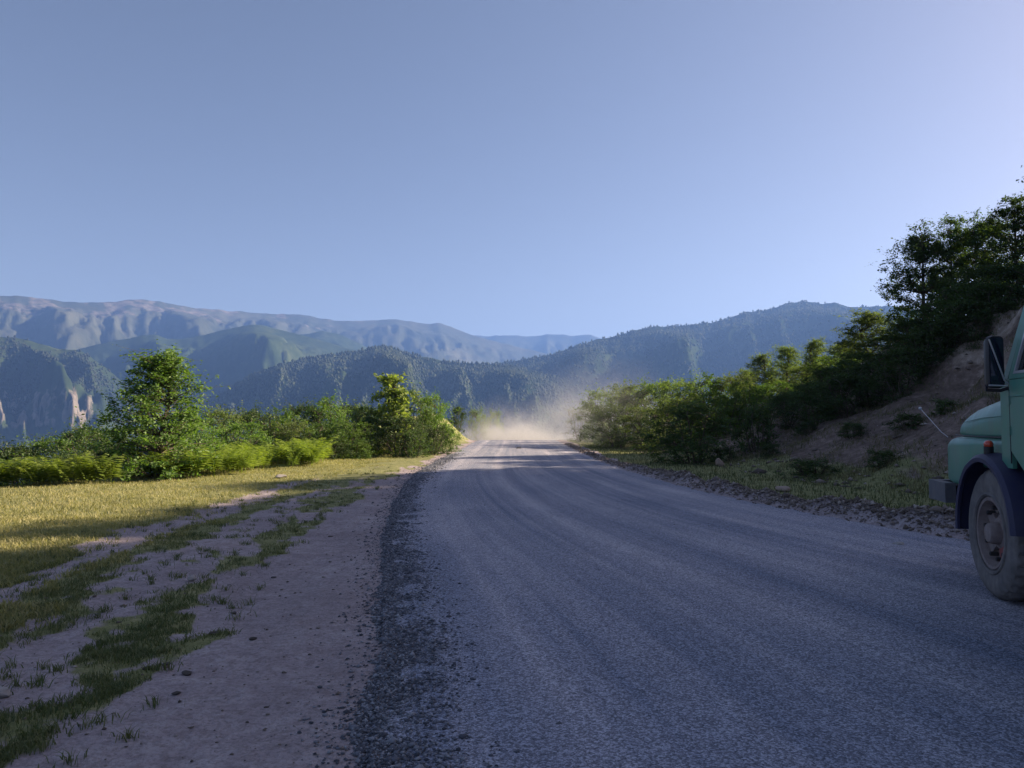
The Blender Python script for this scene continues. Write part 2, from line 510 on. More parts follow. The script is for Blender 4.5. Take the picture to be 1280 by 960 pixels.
def mountain_mat(name, dark, mid, light, rockc, scale):
    m, nt, out = new_mat(name)
    nb = NB(nt)
    co = nb.n('ShaderNodeTexCoord').outputs['Object']
    n1 = nb.noise(co, scale, 10, 0.62, 0.3)
    n2 = nb.noise(co, scale * 9, 6, 0.7)
    f = nb.math('ADD', nb.math('MULTIPLY', n1, 0.65), nb.math('MULTIPLY', n2, 0.35))
    c = nb.ramp(f, [(0.38, dark), (0.52, mid), (0.66, light)])
    rk = nb.attr('rock')
    rm = nb.ramp(nb.math('ADD', rk, nb.math('MULTIPLY', nb.math('SUBTRACT', n2, 0.5), 1.3)), [(0.4, 0.0), (0.62, 1.0)])
    rc = nb.ramp(nb.noise(nb.mapping(co, (1, 1, 0.25)), scale * 12, 6, 0.7), [(0.35, tuple(0.45 * v for v in rockc)), (0.65, rockc)])
    c = nb.mix(rm, c, rc)
    principled(nb, out, c, 1.0, 0, nb.bump(n2, 0.6, 4.0 / (scale * 400)), 0.0)
    return m


MSCALE = 0.6
HIGHEST = [60.0]


def build_ridge(label, sky_pts, dist, zb, slope, mat, seed, step=3.5, ku=9.0, amp=0.42, spurs=(), rows=70, jag=0.0, rock_fn=None, cliff=None):
    xs = np.arange(sky_pts[0][0], sky_pts[-1][0] + 0.1, step)
    py = lerp_tab(xs, sky_pts)
    # round the drawn skyline off and roughen it
    kern = np.exp(-np.linspace(-3, 3, 7) ** 2); kern /= kern.sum()
    py = np.convolve(np.pad(py, 3, 'edge'), kern, 'valid') + jag * fbm(xs / 14.0, xs * 0 + seed, 4, seed)
    D = lerp_tab(xs, dist) * MSCALE
    zb = zb * MSCALE
    d = ray(xs, py)
    crest = CAMV + d * D[:, None]
    zc = crest[:, 2]
    out = np.stack([d[:, 0], d[:, 1]], -1)
    front = np.linspace(0, 1, rows) ** 1.15
    back = np.linspace(0, 1, 14)[1:]
    vv = np.concatenate([-back[::-1], front])
    U = (xs / 1280.0 * ku)[None, :] + 0 * vv[:, None]
    V = vv[:, None] + 0 * xs[None, :]
    a = np.abs(V)
    drop = np.maximum(zc - zb, 30)[None]
    width = drop / math.tan(slope)
    warp = 0.30 * fbm(U * 0.7, V * 1.5, 3, seed + 1) + 0.10 * fbm(U * 3.0, V * 3.0, 3, seed + 4)
    n = ridged(U * 1.2 + warp + 0.3 * V, V * 1.0 + seed + 0.3 * warp, 6, seed + 2) - 0.75
    prof = a ** 0.92
    relief = amp * drop * sstep(0, 0.45, a) * (1 - 0.35 * a) * n * 0.5
    relief = relief + 0.05 * drop * sstep(0.02, 0.2, a) * ridged(U * 7 + warp * 3, V * 6 - warp, 4, seed + 5) * 0.6
    for (p0, slant, wdt, am) in spurs:
        relief = relief + am * drop * sstep(0, 0.3, a) * (1 - 0.5 * a) * np.exp(-np.abs((xs[None] - p0 - slant * a) / wdt) ** 1.3) * (V >= 0)
    Z = zc[None] - drop * prof + relief
    RD = D[None] - np.sign(V) * width * a * np.where(V < 0, 0.8, 1.0)
    lift = CAM_H + (zc[None] - CAM_H) * np.minimum(RD / D[None], 1.0) - drop * (0.03 * sstep(0, 0.1, a) + 0.10 * a)
    Z = np.where(a > 0, np.minimum(Z, lift), Z)
    X, Y = out[None, :, 0] * RD, out[None, :, 1] * RD
    slope_r = np.zeros_like(Z)
    rock = rock_fn(X, Y, Z, xs[None] + 0 * Z, V, zc[None] + 0 * Z) if rock_fn else slope_r
    if cliff is not None:
        rk, push = cliff(xs[None] + 0 * Z, Z, X, Y)
        rock = np.maximum(rock, rk)
        X, Y = X - out[None, :, 0] * push, Y - out[None, :, 1] * push
    me = mk_mesh('mountain', np.stack([X, Y, Z], -1).reshape(-1, 3), [grid_faces(len(vv), len(xs))], mat, True, {'rock': rock.ravel()})
    HIGHEST.append(float(Z.max()))
    o = link('mountain', me, kind='structure', label=label)
    return o, X, Y, Z, V


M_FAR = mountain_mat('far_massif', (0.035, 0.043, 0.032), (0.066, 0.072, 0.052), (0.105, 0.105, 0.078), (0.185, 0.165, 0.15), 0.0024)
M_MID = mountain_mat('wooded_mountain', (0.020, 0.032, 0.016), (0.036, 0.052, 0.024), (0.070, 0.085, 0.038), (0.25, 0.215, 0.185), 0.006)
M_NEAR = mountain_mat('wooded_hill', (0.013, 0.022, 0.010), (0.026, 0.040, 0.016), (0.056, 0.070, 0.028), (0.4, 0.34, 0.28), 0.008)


def far_rock(X, Y, Z, P, V, ZC):
    return 0.65 * sstep(0.45, 0.02, np.abs(V)) * sstep(-0.25, 0.35, fbm(P / 60, V * 5, 4, 5) + 0.15) * sstep(560, 330, P)


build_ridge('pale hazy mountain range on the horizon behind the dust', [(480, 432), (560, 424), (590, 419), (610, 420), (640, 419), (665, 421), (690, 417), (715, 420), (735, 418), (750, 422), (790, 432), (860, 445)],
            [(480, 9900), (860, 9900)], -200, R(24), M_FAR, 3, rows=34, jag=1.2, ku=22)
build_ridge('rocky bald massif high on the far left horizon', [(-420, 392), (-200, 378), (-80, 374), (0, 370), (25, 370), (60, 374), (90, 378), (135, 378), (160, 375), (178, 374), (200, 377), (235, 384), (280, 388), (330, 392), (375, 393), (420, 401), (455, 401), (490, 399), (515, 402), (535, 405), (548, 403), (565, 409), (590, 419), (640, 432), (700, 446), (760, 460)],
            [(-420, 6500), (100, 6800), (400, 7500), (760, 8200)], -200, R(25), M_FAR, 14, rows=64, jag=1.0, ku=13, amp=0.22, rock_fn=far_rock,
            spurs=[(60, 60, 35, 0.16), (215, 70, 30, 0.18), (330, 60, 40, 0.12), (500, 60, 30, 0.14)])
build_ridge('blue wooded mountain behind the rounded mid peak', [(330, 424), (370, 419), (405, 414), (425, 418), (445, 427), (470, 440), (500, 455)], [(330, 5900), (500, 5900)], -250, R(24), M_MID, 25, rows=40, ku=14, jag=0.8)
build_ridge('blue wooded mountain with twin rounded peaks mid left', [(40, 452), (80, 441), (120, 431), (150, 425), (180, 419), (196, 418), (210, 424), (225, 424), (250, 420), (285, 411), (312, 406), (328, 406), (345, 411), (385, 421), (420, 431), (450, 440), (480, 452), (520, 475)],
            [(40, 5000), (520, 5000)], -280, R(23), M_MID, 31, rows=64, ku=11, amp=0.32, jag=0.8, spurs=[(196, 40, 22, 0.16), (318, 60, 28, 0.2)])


def d_cliff(P, Z, X, Y):
    b = sstep(-30, 0, Z) * (1 - sstep(40, 95, Z)) * sstep(150, 95, P)
    n = fbm(P / 9.0, Z / 45.0, 4, 222)
    return 0.85 * b * sstep(-0.45, 0.35, n + 0.05), 30 * b * n


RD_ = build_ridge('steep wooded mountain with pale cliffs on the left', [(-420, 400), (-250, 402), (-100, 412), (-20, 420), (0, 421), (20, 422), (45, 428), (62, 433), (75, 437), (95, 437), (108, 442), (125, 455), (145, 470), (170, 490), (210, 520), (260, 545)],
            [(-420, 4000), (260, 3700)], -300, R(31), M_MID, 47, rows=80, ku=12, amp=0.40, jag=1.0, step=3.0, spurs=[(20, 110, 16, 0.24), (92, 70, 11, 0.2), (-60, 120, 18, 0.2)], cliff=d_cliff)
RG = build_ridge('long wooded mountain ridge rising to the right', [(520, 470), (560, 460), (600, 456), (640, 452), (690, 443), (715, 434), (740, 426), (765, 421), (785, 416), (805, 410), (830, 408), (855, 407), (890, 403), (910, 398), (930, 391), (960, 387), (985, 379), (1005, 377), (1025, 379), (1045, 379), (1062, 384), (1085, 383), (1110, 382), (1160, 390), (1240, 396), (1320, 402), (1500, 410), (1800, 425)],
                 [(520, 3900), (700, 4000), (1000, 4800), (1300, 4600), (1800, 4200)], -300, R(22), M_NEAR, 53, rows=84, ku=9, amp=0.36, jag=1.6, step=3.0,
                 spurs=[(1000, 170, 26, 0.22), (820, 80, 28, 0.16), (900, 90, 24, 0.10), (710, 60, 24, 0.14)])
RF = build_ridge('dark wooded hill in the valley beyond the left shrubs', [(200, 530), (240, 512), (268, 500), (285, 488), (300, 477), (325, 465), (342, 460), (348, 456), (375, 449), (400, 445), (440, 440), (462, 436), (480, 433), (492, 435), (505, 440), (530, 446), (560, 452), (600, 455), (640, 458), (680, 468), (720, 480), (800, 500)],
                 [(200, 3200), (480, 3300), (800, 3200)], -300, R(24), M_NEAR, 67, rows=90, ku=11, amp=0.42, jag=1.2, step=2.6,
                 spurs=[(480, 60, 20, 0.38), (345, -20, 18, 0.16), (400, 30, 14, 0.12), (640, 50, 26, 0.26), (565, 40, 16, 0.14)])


def build_forest(name, ridge, count, hmin, hmax, seed, label, vmax=0.9):
    """tens of thousands of far trees on one wooded slope, joined"""
    o, X, Y, Z, V = ridge
    r = np.random.default_rng(seed)
    nr, nc = X.shape
    j0 = int(np.argmax(V[:, 0] >= -0.03))
    jj = r.uniform(j0, nr - 1.01, count)
    # area weighting: prefer the crest a little
    ii = r.uniform(0, nc - 1.01, count)
    a, b = jj.astype(int), ii.astype(int)
    fa, fb = jj - a, ii - b

    def s(M):
        return (M[a, b] * (1 - fa) + M[a + 1, b] * fa) * (1 - fb) + (M[a, b + 1] * (1 - fa) + M[a + 1, b + 1] * fa) * fb
    P = np.stack([s(X), s(Y), s(Z)], -1)
    dens = fbm(P[:, 0] / 260, P[:, 1] / 260, 4, seed)
    keep = (dens + r.uniform(-0.5, 0.9, count) > -0.1) & (s(V) < vmax)
    P = P[keep]
    n = len(P)
    h = hmin + (hmax - hmin) * r.uniform(0, 1, n) ** 2.0
    w = h * r.uniform(0.28, 0.5, n)
    ang = r.uniform(0, 6.28, n)
    k = 4
    th = ang[:, None] + np.arange(k)[None] * (2 * np.pi / k)
    jit = r.uniform(0.75, 1.25, (n, k))
    ring = np.stack([P[:, 0:1] + np.cos(th) * w[:, None] * jit, P[:, 1:2] + np.sin(th) * w[:, None] * jit, P[:, 2:3] + (h * r.uniform(0.25, 0.55, n))[:, None] + 0 * th], -1)
    top = P + np.stack([r.normal(0, 0.4, n), r.normal(0, 0.4, n), h], -1)
    bot = P - np.array([0, 0, 2.0])
    v = np.concatenate([ring, top[:, None], bot[:, None]], 1).reshape(-1, 3)
    base = (np.arange(n) * (k + 2))[:, None]
    i = np.arange(k)
    f1 = np.stack([base + i, base + (i + 1) % k, base + k + 0 * i], -1).reshape(-1, 3)
    f2 = np.stack([base + (i + 1) % k, base + i, base + k + 1 + 0 * i], -1).reshape(-1, 3)
    lv = np.repeat(r.uniform(0, 1, n), k + 2)
    me = mk_mesh(name, v, [f1, f2], FOREST, False, {'lv': lv})
    return link(name, me, kind='stuff', label=label)


FOREST = leaf_mat('forest_canopy', (0.008, 0.015, 0.008), (0.040, 0.056, 0.021), 0.15, 0.2)
build_forest('forest', RF, 46000, 3.5, 10, 5, 'forest covering the dark hill in the valley')
build_forest('forest', RD_, 38000, 3.5, 9, 8, 'forest covering the steep mountain with cliffs', 0.45)
build_forest('forest', RG, 60000, 4, 11, 6, 'forest covering the long ridge on the right')


# ------------------------------------------------------------------ vegetation
def tube(path, radii, k=5):
    """tapered tube round a polyline"""
    path = np.asarray(path, float)
    n = len(path)
    t = np.gradient(path, axis=0)
    t /= np.linalg.norm(t, axis=1)[:, None] + 1e-9
    ref = np.where(np.abs(t[:, 2:3]) < 0.9, [[0, 0, 1.0]], [[1.0, 0, 0]])
    a = np.cross(t, ref); a /= np.linalg.norm(a, axis=1)[:, None] + 1e-9
    b = np.cross(t, a)
    th = np.arange(k) * 2 * np.pi / k
    v = path[:, None] + (a[:, None] * np.cos(th)[None, :, None] + b[:, None] * np.sin(th)[None, :, None]) * np.asarray(radii)[:, None, None]
    return v.reshape(-1, 3), grid_faces(n, k, True)


def leaves(r, centers, normals, size, aspect=0.5):
    n = len(centers)
    nrm = normals / (np.linalg.norm(normals, axis=1)[:, None] + 1e-9)
    rv = r.normal(size=(n, 3))
    t = np.cross(nrm, rv); t /= np.linalg.norm(t, axis=1)[:, None] + 1e-9
    b = np.cross(nrm, t)
    L = (size * r.uniform(0.6, 1.35, n))[:, None]
    W = L * aspect * 0.5
    base, tip = centers, centers + t * L - nrm * L * 0.12
    mid = centers + t * L * 0.48 + nrm * L * 0.06
    v = np.stack([base, mid + b * W, tip, mid - b * W], 1).reshape(-1, 3)
    f = np.arange(n * 4).reshape(-1, 4)
    return v, f


def make_plant(seed, H, W, kind, n_clump, per_clump, leaf, mat, clump_r=0.28, bare=0.0, aspect=0.55, twig=1.0):
    """returns trunk mesh and crown mesh of a plant of height H and crown width W standing at the origin"""
    r = np.random.default_rng(seed)
    tv, tf, nv = [], [], 0

    def add(path, radii, k=5):
        nonlocal nv
        v, f = tube(path, radii, k)
        tv.append(v); tf.append(f + nv); nv += len(v)
    # clump centres inside an uneven envelope
    cs = []
    lob = r.uniform(0, 6.28, 4)
    while len(cs) < n_clump:
        t = r.uniform(bare, 1.0)
        ang = r.uniform(0, 2 * np.pi)
        u = (t - bare) / (1 - bare)
        if kind == 'tree':
            env = (0.35 + 0.65 * math.sin(math.pi * min(1, u * 0.86 + 0.20)) ** 0.8) * (1 - 0.25 * u)
        elif kind == 'conic':
            env = (0.16 + 0.84 * (1 - u) ** 0.85) * (0.72 + 0.28 * min(1, u / 0.2))
        elif kind == 'spire':
            env = 0.25 + 0.75 * (1 - u) ** 0.75
        else:
            env = math.sqrt(max(0.0, 1 - (u * 1.02 - 0.18) ** 2 * 1.25)) if u > 0.18 else 0.86 + 0.14 * u / 0.18
        env *= 1 + 0.20 * math.sin(2 * ang + lob[0] + 3 * u) + 0.16 * math.sin(3 * ang + lob[1] - 5 * u) + 0.10 * math.sin(5 * ang + lob[2] + 9 * u)
        q = math.sqrt(r.uniform(0.08, 1.0))
        rad = 0.5 * W * env * q
        cs.append((rad * math.cos(ang), rad * math.sin(ang), t * H * (1 - 0.1 * r.uniform())))
    cs = np.array(cs)
    stems = []
    if kind in ('tree', 'spire', 'conic'):
        m = 9
        zz = np.linspace(-0.25, 0.93 * H, m)
        wob = np.cumsum(r.normal(0, 0.02 * H, (m, 2)), 0) * np.linspace(0, 1, m)[:, None]
        p = np.column_stack([wob, zz])
        rad = np.linspace(0.020 * H + 0.02, 0.006, m)
        rad[0] *= 1.35
        add(p, rad, 8)
        stems.append(p)
    else:
        for s in range(6):
            ang = s * 1.05 + r.uniform(-0.4, 0.4)
            m = 7
            reach = W * r.uniform(0.12, 0.33)
            zz = np.linspace(-0.25, H * r.uniform(0.6, 0.85), m)
            g = np.linspace(0, 1, m)
            p = np.column_stack([math.cos(ang) * (0.06 + reach * g), math.sin(ang) * (0.06 + reach * g), zz])
            p[1:, :2] += np.cumsum(r.normal(0, 0.015 * H, (m - 1, 2)), 0)
            add(p, np.linspace(0.035, 0.007, m), 6)
            stems.append(p)
    allp = np.concatenate(stems)
    lv_, lf_, vals, nl = [], [], [], 0
    for c in cs:
        low = allp[allp[:, 2] < max(c[2] - 0.05 * H, 0.1)]
        d = np.linalg.norm((low - c) * [1, 1, 1.4], axis=1)
        s = low[int(np.argmin(d))]
        midp = (s + c) / 2 + r.normal(0, 0.03 * H, 3) + [0, 0, 0.03 * H]
        g = np.linspace(0, 1, 5)[:, None]
        path = (1 - g) ** 2 * s + 2 * g * (1 - g) * midp + g * g * c
        add(path, np.linspace(0.012 + 0.002 * H, 0.004, 5), 4)
        cr = clump_r * r.uniform(0.65, 1.35)
        k = int(per_clump * r.uniform(0.6, 1.4))
        # twigs carry the leaves
        nt_ = max(3, int(7 * twig))
        tip = c + np.column_stack([r.normal(0, cr, nt_), r.normal(0, cr, nt_), r.normal(0.15 * cr, cr * 0.62, nt_)])
        ti = r.integers(0, nt_, k)
        a = r.uniform(0.05, 1.1, k)[:, None]
        pos = c + (tip[ti] - c) * a + r.normal(0, cr * 0.16, (k, 3))
        for q in range(min(4, nt_)):
            add(np.stack([c, (c + tip[q]) / 2 + r.normal(0, 0.02, 3), tip[q]]), [0.005, 0.004, 0.002], 3)
        nrm = r.normal(size=(k, 3)) * 0.8 + np.array([0, 0, 0.75]) + (pos - [0, 0, 0.4 * H]) * 0.25
        v, f = leaves(r, pos, nrm, leaf, aspect)
        lv_.append(v); lf_.append(f + nl); nl += len(v)
        base_v = r.uniform(0.15, 0.75)
        vals.append(np.repeat(np.clip(base_v + r.normal(0, 0.2, k), 0, 1), 4))
    trunk = mk_mesh('trunk', np.concatenate(tv), [np.concatenate(tf)], BARK, True)
    crown = mk_mesh('crown', np.concatenate(lv_), [np.concatenate(lf_)], mat, False, {'lv': np.concatenate(vals)})
    return dict(trunk=trunk, crown=crown, H=H, W=W)


L_MID = leaf_mat('shrub_leaves', (0.050, 0.105, 0.022), (0.155, 0.25, 0.045), 0.48)
L_DARK = leaf_mat('dark_leaves', (0.030, 0.058, 0.022), (0.090, 0.145, 0.042), 0.40)
L_BRIGHT = leaf_mat('bright_leaves', (0.17, 0.25, 0.05), (0.33, 0.42, 0.12), 0.48)
L_PALE = leaf_mat('pale_leaves', (0.085, 0.13, 0.038), (0.20, 0.27, 0.080), 0.48)
PROTO = {
    'shrub_a': make_plant(1, 2.4, 2.6, 'shrub', 60, 130, 0.085, L_MID, 0.30),
    'shrub_b': make_plant(2, 2.2, 2.8, 'shrub', 56, 140, 0.080, L_MID, 0.32),
    'shrub_dark': make_plant(3, 2.3, 2.6, 'shrub', 64, 130, 0.080, L_DARK, 0.30),
    'shrub_pale': make_plant(4, 2.6, 2.8, 'shrub', 66, 125, 0.080, L_PALE, 0.30),
    'wiry': make_plant(5, 2.2, 2.2, 'shrub', 46, 26, 0.06, L_PALE, 0.30, aspect=0.3, twig=1.6),
    'low': make_plant(6, 0.9, 1.5, 'shrub', 34, 110, 0.060, L_DARK, 0.20),
    'small_tree': make_plant(7, 4.2, 3.2, 'conic', 240, 85, 0.085, L_MID, 0.25, bare=0.03),
    'small_tree_b': make_plant(8, 4.4, 2.8, 'tree', 150, 95, 0.095, L_PALE, 0.30, bare=0.08),
    'sapling': make_plant(9, 3.0, 1.5, 'spire', 70, 60, 0.12, L_BRIGHT, 0.20, bare=0.10, aspect=0.75),
    'big_tree': make_plant(10, 6.5, 4.4, 'tree', 200, 100, 0.12, L_DARK, 0.33, bare=0.06),
    'big_tree_b': make_plant(12, 6.2, 4.0, 'tree', 170, 100, 0.12, L_DARK, 0.33, bare=0.08),
}
plant_count = [0]


def put_plant(name, proto, x, y, H, W, label, category, group=None, sink=0.05):
    p = PROTO[proto]
    e = empty(name, (x, y, hz(x, y) - sink), (plant_count[0] * 2.399) % 6.283, label=label, category=category)
    if group:
        e['group'] = group
    plant_count[0] += 1
    e.scale = (W / p['W'], W / p['W'], H / p['H'])
    link('trunk', p['trunk'], e)
    link('crown', p['crown'], e)
    return e


def plant_px(name, proto, px, d, top, wpx, label, category, group=None):
    """a plant at depth d in the direction px whose crown reaches the row top"""
    x = (px - 640) / F_PX * d
    zt = CAM_H + (525 - top) / F_PX * d
    H = max(zt - hz(x, d) + 0.05, 0.4)
    return put_plant(name, proto, x, d, H, wpx / F_PX * d, label, category, group)


def first_hit(px, py):
    """depth at which the sight line through a picture point meets the ground"""
    d = np.arange(6, 90, 0.2)
    dirv = ray(np.array([px]), np.array([py]))[0]
    x, y, z = dirv[0] * d / dirv[1], d, CAM_H + dirv[2] * d / dirv[1]
    hit = np.nonzero(height(x, y) >= z)[0]
    return float(d[hit[0]]) if len(hit) else 60.0


def plant_on(name, proto, px, base, top, wpx, label, category, group=None, back=0.0):
    return plant_px(name, proto, px, first_hit(px, base) + back, top, wpx, label, category, group)


# standing alone, left of the road
plant_px('tree', 'small_tree', 203, 20.5, 436, 165, 'small leafy tree rising above the shrubs on the left verge', 'tree')
plant_px('sapling', 'sapling', 489, 33, 468, 58, 'pointed bright yellow-green sapling above the left shrubs', 'sapling')
G1 = 'shrubs of the thicket left of the road'
ORD = ['first', 'second', 'third', 'fourth', 'fifth', 'sixth', 'seventh', 'eighth', 'ninth', 'tenth', 'eleventh', 'twelfth', 'thirteenth', 'fourteenth']


def build_in_order(items, rows):
    """rows: (largest depth, label pattern); each plant is named by its place in its row"""
    lo = -1e9
    for hi, pat in rows:
        row = sorted([i for i in items if lo <= i[1] < hi], key=lambda i: i[0])
        for k, it in enumerate(row):
            it[2](pat.format(ORD[k]))
        lo = hi


ordered = []
for (pr, px, d, top, w) in [
    ('shrub_b', -30, 24, 556, 130), ('shrub_dark', 22, 25, 556, 110), ('shrub_b', 66, 26, 548, 110), ('shrub_dark', 110, 27, 532, 105), ('shrub_a', 128, 24, 541, 90), ('shrub_dark', 40, 21, 574, 110), ('shrub_dark', 95, 21.5, 568, 100),
    ('shrub_dark', 150, 21.5, 560, 90), ('shrub_dark', 185, 22, 548, 90), ('shrub_b', 240, 24, 524, 90), ('shrub_pale', 276, 29, 511, 90), ('shrub_dark', 318, 32, 512, 84), ('shrub_a', 350, 33, 513, 80), ('shrub_dark', 384, 36, 505, 70),
    ('shrub_a', 412, 36, 498, 74), ('shrub_dark', 440, 40, 506, 70), ('shrub_b', 300, 27.5, 528, 80), ('shrub_pale', 365, 30, 527, 80), ('shrub_a', 400, 30.5, 531, 80), ('shrub_b', 432, 31, 528, 76), ('shrub_dark', 462, 33, 521, 60),
    ('shrub_pale', -75, 22, 570, 140), ('shrub_dark', -120, 26, 560, 160), ('shrub_a', 445, 30.5, 545, 56), ('shrub_dark', 415, 29.5, 551, 50)]:
    ordered.append((px, d, lambda lab, a=(pr, px, d, top, w): plant_px('shrub', *a, lab, 'shrub', G1)))
build_in_order(ordered, [(26.5, 'shrub, {} from the left in the front row of the left thicket'), (99, 'shrub, {} from the left in the back row of the left thicket')])
plant_px('shrub', 'shrub_pale', 456, 33.5, 506, 62, 'pale leafy shrub pressed against the left foot of the bright sapling', 'shrub')
plant_px('shrub', 'shrub_dark', 498, 32, 520, 74, 'dark shrub at the foot of the bright sapling', 'shrub')
plant_px('shrub', 'shrub_a', 515, 36, 490, 64, 'round green shrub just right of the bright sapling', 'shrub')
plant_px('shrub', 'shrub_b', 541, 37, 495, 60, 'rounded shrub at the right end of the left thicket', 'shrub')
plant_px('bush', 'low', 516, 31.5, 540, 46, 'low dark bush at the edge of the sunlit grass', 'bush')
plant_px('bush', 'low', 541, 34, 536, 44, 'low bush in front of the last shrub of the left thicket', 'bush')
plant_px('bush', 'shrub_b', 562, 37, 536, 34, 'small bright green bush closest to the road on the left', 'bush')
plant_px('bush', 'shrub_dark', 573, 59, 508, 26, 'small dark bush on top of the grassy bank', 'bush')
plant_px('shrub', 'shrub_b', 597, 72, 512, 34, 'faint shrub behind the grassy bank', 'shrub')
plant_px('shrub', 'shrub_b', 617, 74, 514, 26, 'faint shrub at the left edge of the dust cloud', 'shrub')
# right of the road
plant_px('bush', 'wiry', 724, 57, 506, 48, 'wiry half-bare bush at the right edge of the dust cloud', 'bush')
G2 = 'shrubs of the thicket right of the road'
ordered = []
for (pr, px, d, top, w) in [
    ('shrub_pale', 758, 47, 487, 76), ('shrub_pale', 786, 45, 480, 86), ('shrub_b', 815, 44, 478, 80), ('shrub_pale', 848, 42, 474, 84), ('shrub_a', 884, 41, 470, 80), ('shrub_pale', 917, 40, 468, 70),
    ('shrub_pale', 770, 42, 508, 80), ('shrub_pale', 812, 38, 508, 90), ('shrub_pale', 850, 35, 496, 84), ('shrub_a', 905, 34, 492, 80), ('shrub_a', 930, 35, 478, 60), ('shrub_pale', 742, 52, 505, 50),
    ('shrub_a', 972, 38, 478, 76), ('shrub_pale', 1006, 41, 458, 76), ('shrub_a', 1046, 40, 444, 70), ('shrub_dark', 985, 33, 492, 64), ('shrub_dark', 1020, 33, 478, 76)]:
    ordered.append((px, d, lambda lab, a=(pr, px, d, top, w): plant_px('shrub', *a, lab, 'shrub', G2)))
build_in_order(ordered, [(39.5, 'shaded shrub, {} from the dust, front row of the right roadside thicket'), (99, 'sunlit-topped shrub, {} from the dust, back row of the right roadside thicket')])
plant_px('bush', 'shrub_dark', 868, 27, 503, 120, 'large dark bush beside the right verge', 'bush')
plant_px('bush', 'low', 946, 27.5, 513, 60, 'low bush above the bare slope next to the large dark bush', 'bush')
plant_px('bush', 'low', 1013, 20.3, 578, 74, 'lone low dark bush on the grass at the foot of the slope', 'bush')
for (px, base, top, w, lab) in [(1100, 585, 570, 50, 'small weedy bush low on the bare slope, behind the marker rod'), (905, 578, 560, 46, 'small bush between the large dark bush and the reddish rock'), (1065, 548, 537, 46, 'small weedy bush in the middle of the bare slope'),
                              (1135, 540, 524, 52, 'small weedy bush high on the bare slope under the rock face'), (962, 572, 556, 36, 'small weedy bush at the foot of the slope left of the lone bush'), (1180, 520, 506, 40, 'small bush on the slope left of the truck bonnet'), (1010, 545, 528, 34, 'tiny bush near the top of the bare slope')]:
    plant_on('bush', 'low', px, base, top, w, lab, 'bush')
G3 = 'small trees on the right rise'
ordered = []
for (pr, px, d, top, w) in [('small_tree_b', 952, 58, 442, 50), ('small_tree_b', 984, 56, 432, 54), ('small_tree_b', 1022, 54, 424, 52), ('small_tree_b', 1050, 50, 430, 60), ('small_tree_b', 935, 62, 462, 50)]:
    ordered.append((px, d, lambda lab, a=(pr, px, d, top, w): plant_px('tree', *a, lab, 'tree', G3)))
build_in_order(ordered, [(99, 'small pale green tree {} from the left on the rise beyond the right thicket')])
plant_px('tree', 'small_tree_b', 1092, 46, 388, 92, 'loose small tree with sunlit leaves below the dark tall trees', 'tree')
G4 = 'dark shrubs on the hillside above the bare slope'
ordered = []
for (pr, px, base, top, w, back) in [
    ('shrub_dark', 985, 540, 492, 62, 0.6), ('shrub_dark', 1020, 533, 478, 76, 0.6), ('shrub_dark', 1056, 522, 466, 84, 0.6), ('shrub_dark', 1092, 512, 450, 84, 0.6), ('shrub_dark', 1126, 500, 434, 84, 0.6), ('shrub_dark', 1158, 482, 412, 84, 0.6),
    ('shrub_dark', 1186, 462, 392, 84, 0.6), ('shrub_dark', 1212, 436, 374, 84, 0.6), ('shrub_dark', 1240, 405, 352, 90, 0.6), ('shrub_dark', 1275, 372, 330, 100, 0.6), ('shrub_dark', 1040, 522, 458, 84, 2.2), ('shrub_dark', 1078, 512, 440, 90, 2.2),
    ('shrub_dark', 1112, 500, 420, 90, 2.2), ('shrub_dark', 1146, 482, 398, 90, 2.2), ('shrub_dark', 1178, 462, 376, 90, 2.2), ('shrub_dark', 1210, 436, 352, 96, 2.2), ('shrub_dark', 1246, 405, 330, 100, 2.2)]:
    ordered.append((px, back, lambda lab, a=(pr, px, base, top, w), b=back: plant_on('shrub', *a, lab, 'shrub', G4, b)))
build_in_order(ordered, [(1.0, 'dark shrub {} from the left along the top edge of the bare slope'), (9.0, 'dark shrub, {} from the left in the row behind the bare slope edge')])
plant_px('tree', 'big_tree', 1158, 37, 280, 112, 'tall dark tree at the left end of the hilltop row', 'tree')
plant_px('tree', 'big_tree_b', 1198, 37.5, 267, 96, 'tall narrow dark tree, second of the hilltop row', 'tree')
plant_px('tree', 'big_tree', 1238, 36, 264, 104, 'dense dark tree in the middle of the hilltop row', 'tree')
plant_px('tree', 'big_tree_b', 1278, 34, 240, 110, 'tallest dark tree of the hilltop row above the truck', 'tree')
plant_px('tree', 'big_tree', 1335, 33, 225, 130, 'dark tree of the hilltop row beyond the truck cab', 'tree')
G5 = 'trees added on the hilltop for their shade'
_r = random.Random(4)
for i in range(46):  # trees mostly out of view, added so the hilltop casts a solid shadow
    gx, gy = i % 4, i // 4
    x, y = 20.5 + gx * 3.3 + _r.uniform(-0.9, 0.9) + (1.2 if gy % 2 else 0), -5 + gy * 3.3 + _r.uniform(-0.9, 0.9)
    if x / max(y, 0.1) < 0.72:
        continue
    put_plant('tree', 'big_tree' if i % 2 else 'big_tree_b', x, y, _r.uniform(5.0, 6.2), _r.uniform(4.6, 5.4), 'dark tree added on the hilltop, mostly out of view, to shade the road', 'tree', G5)


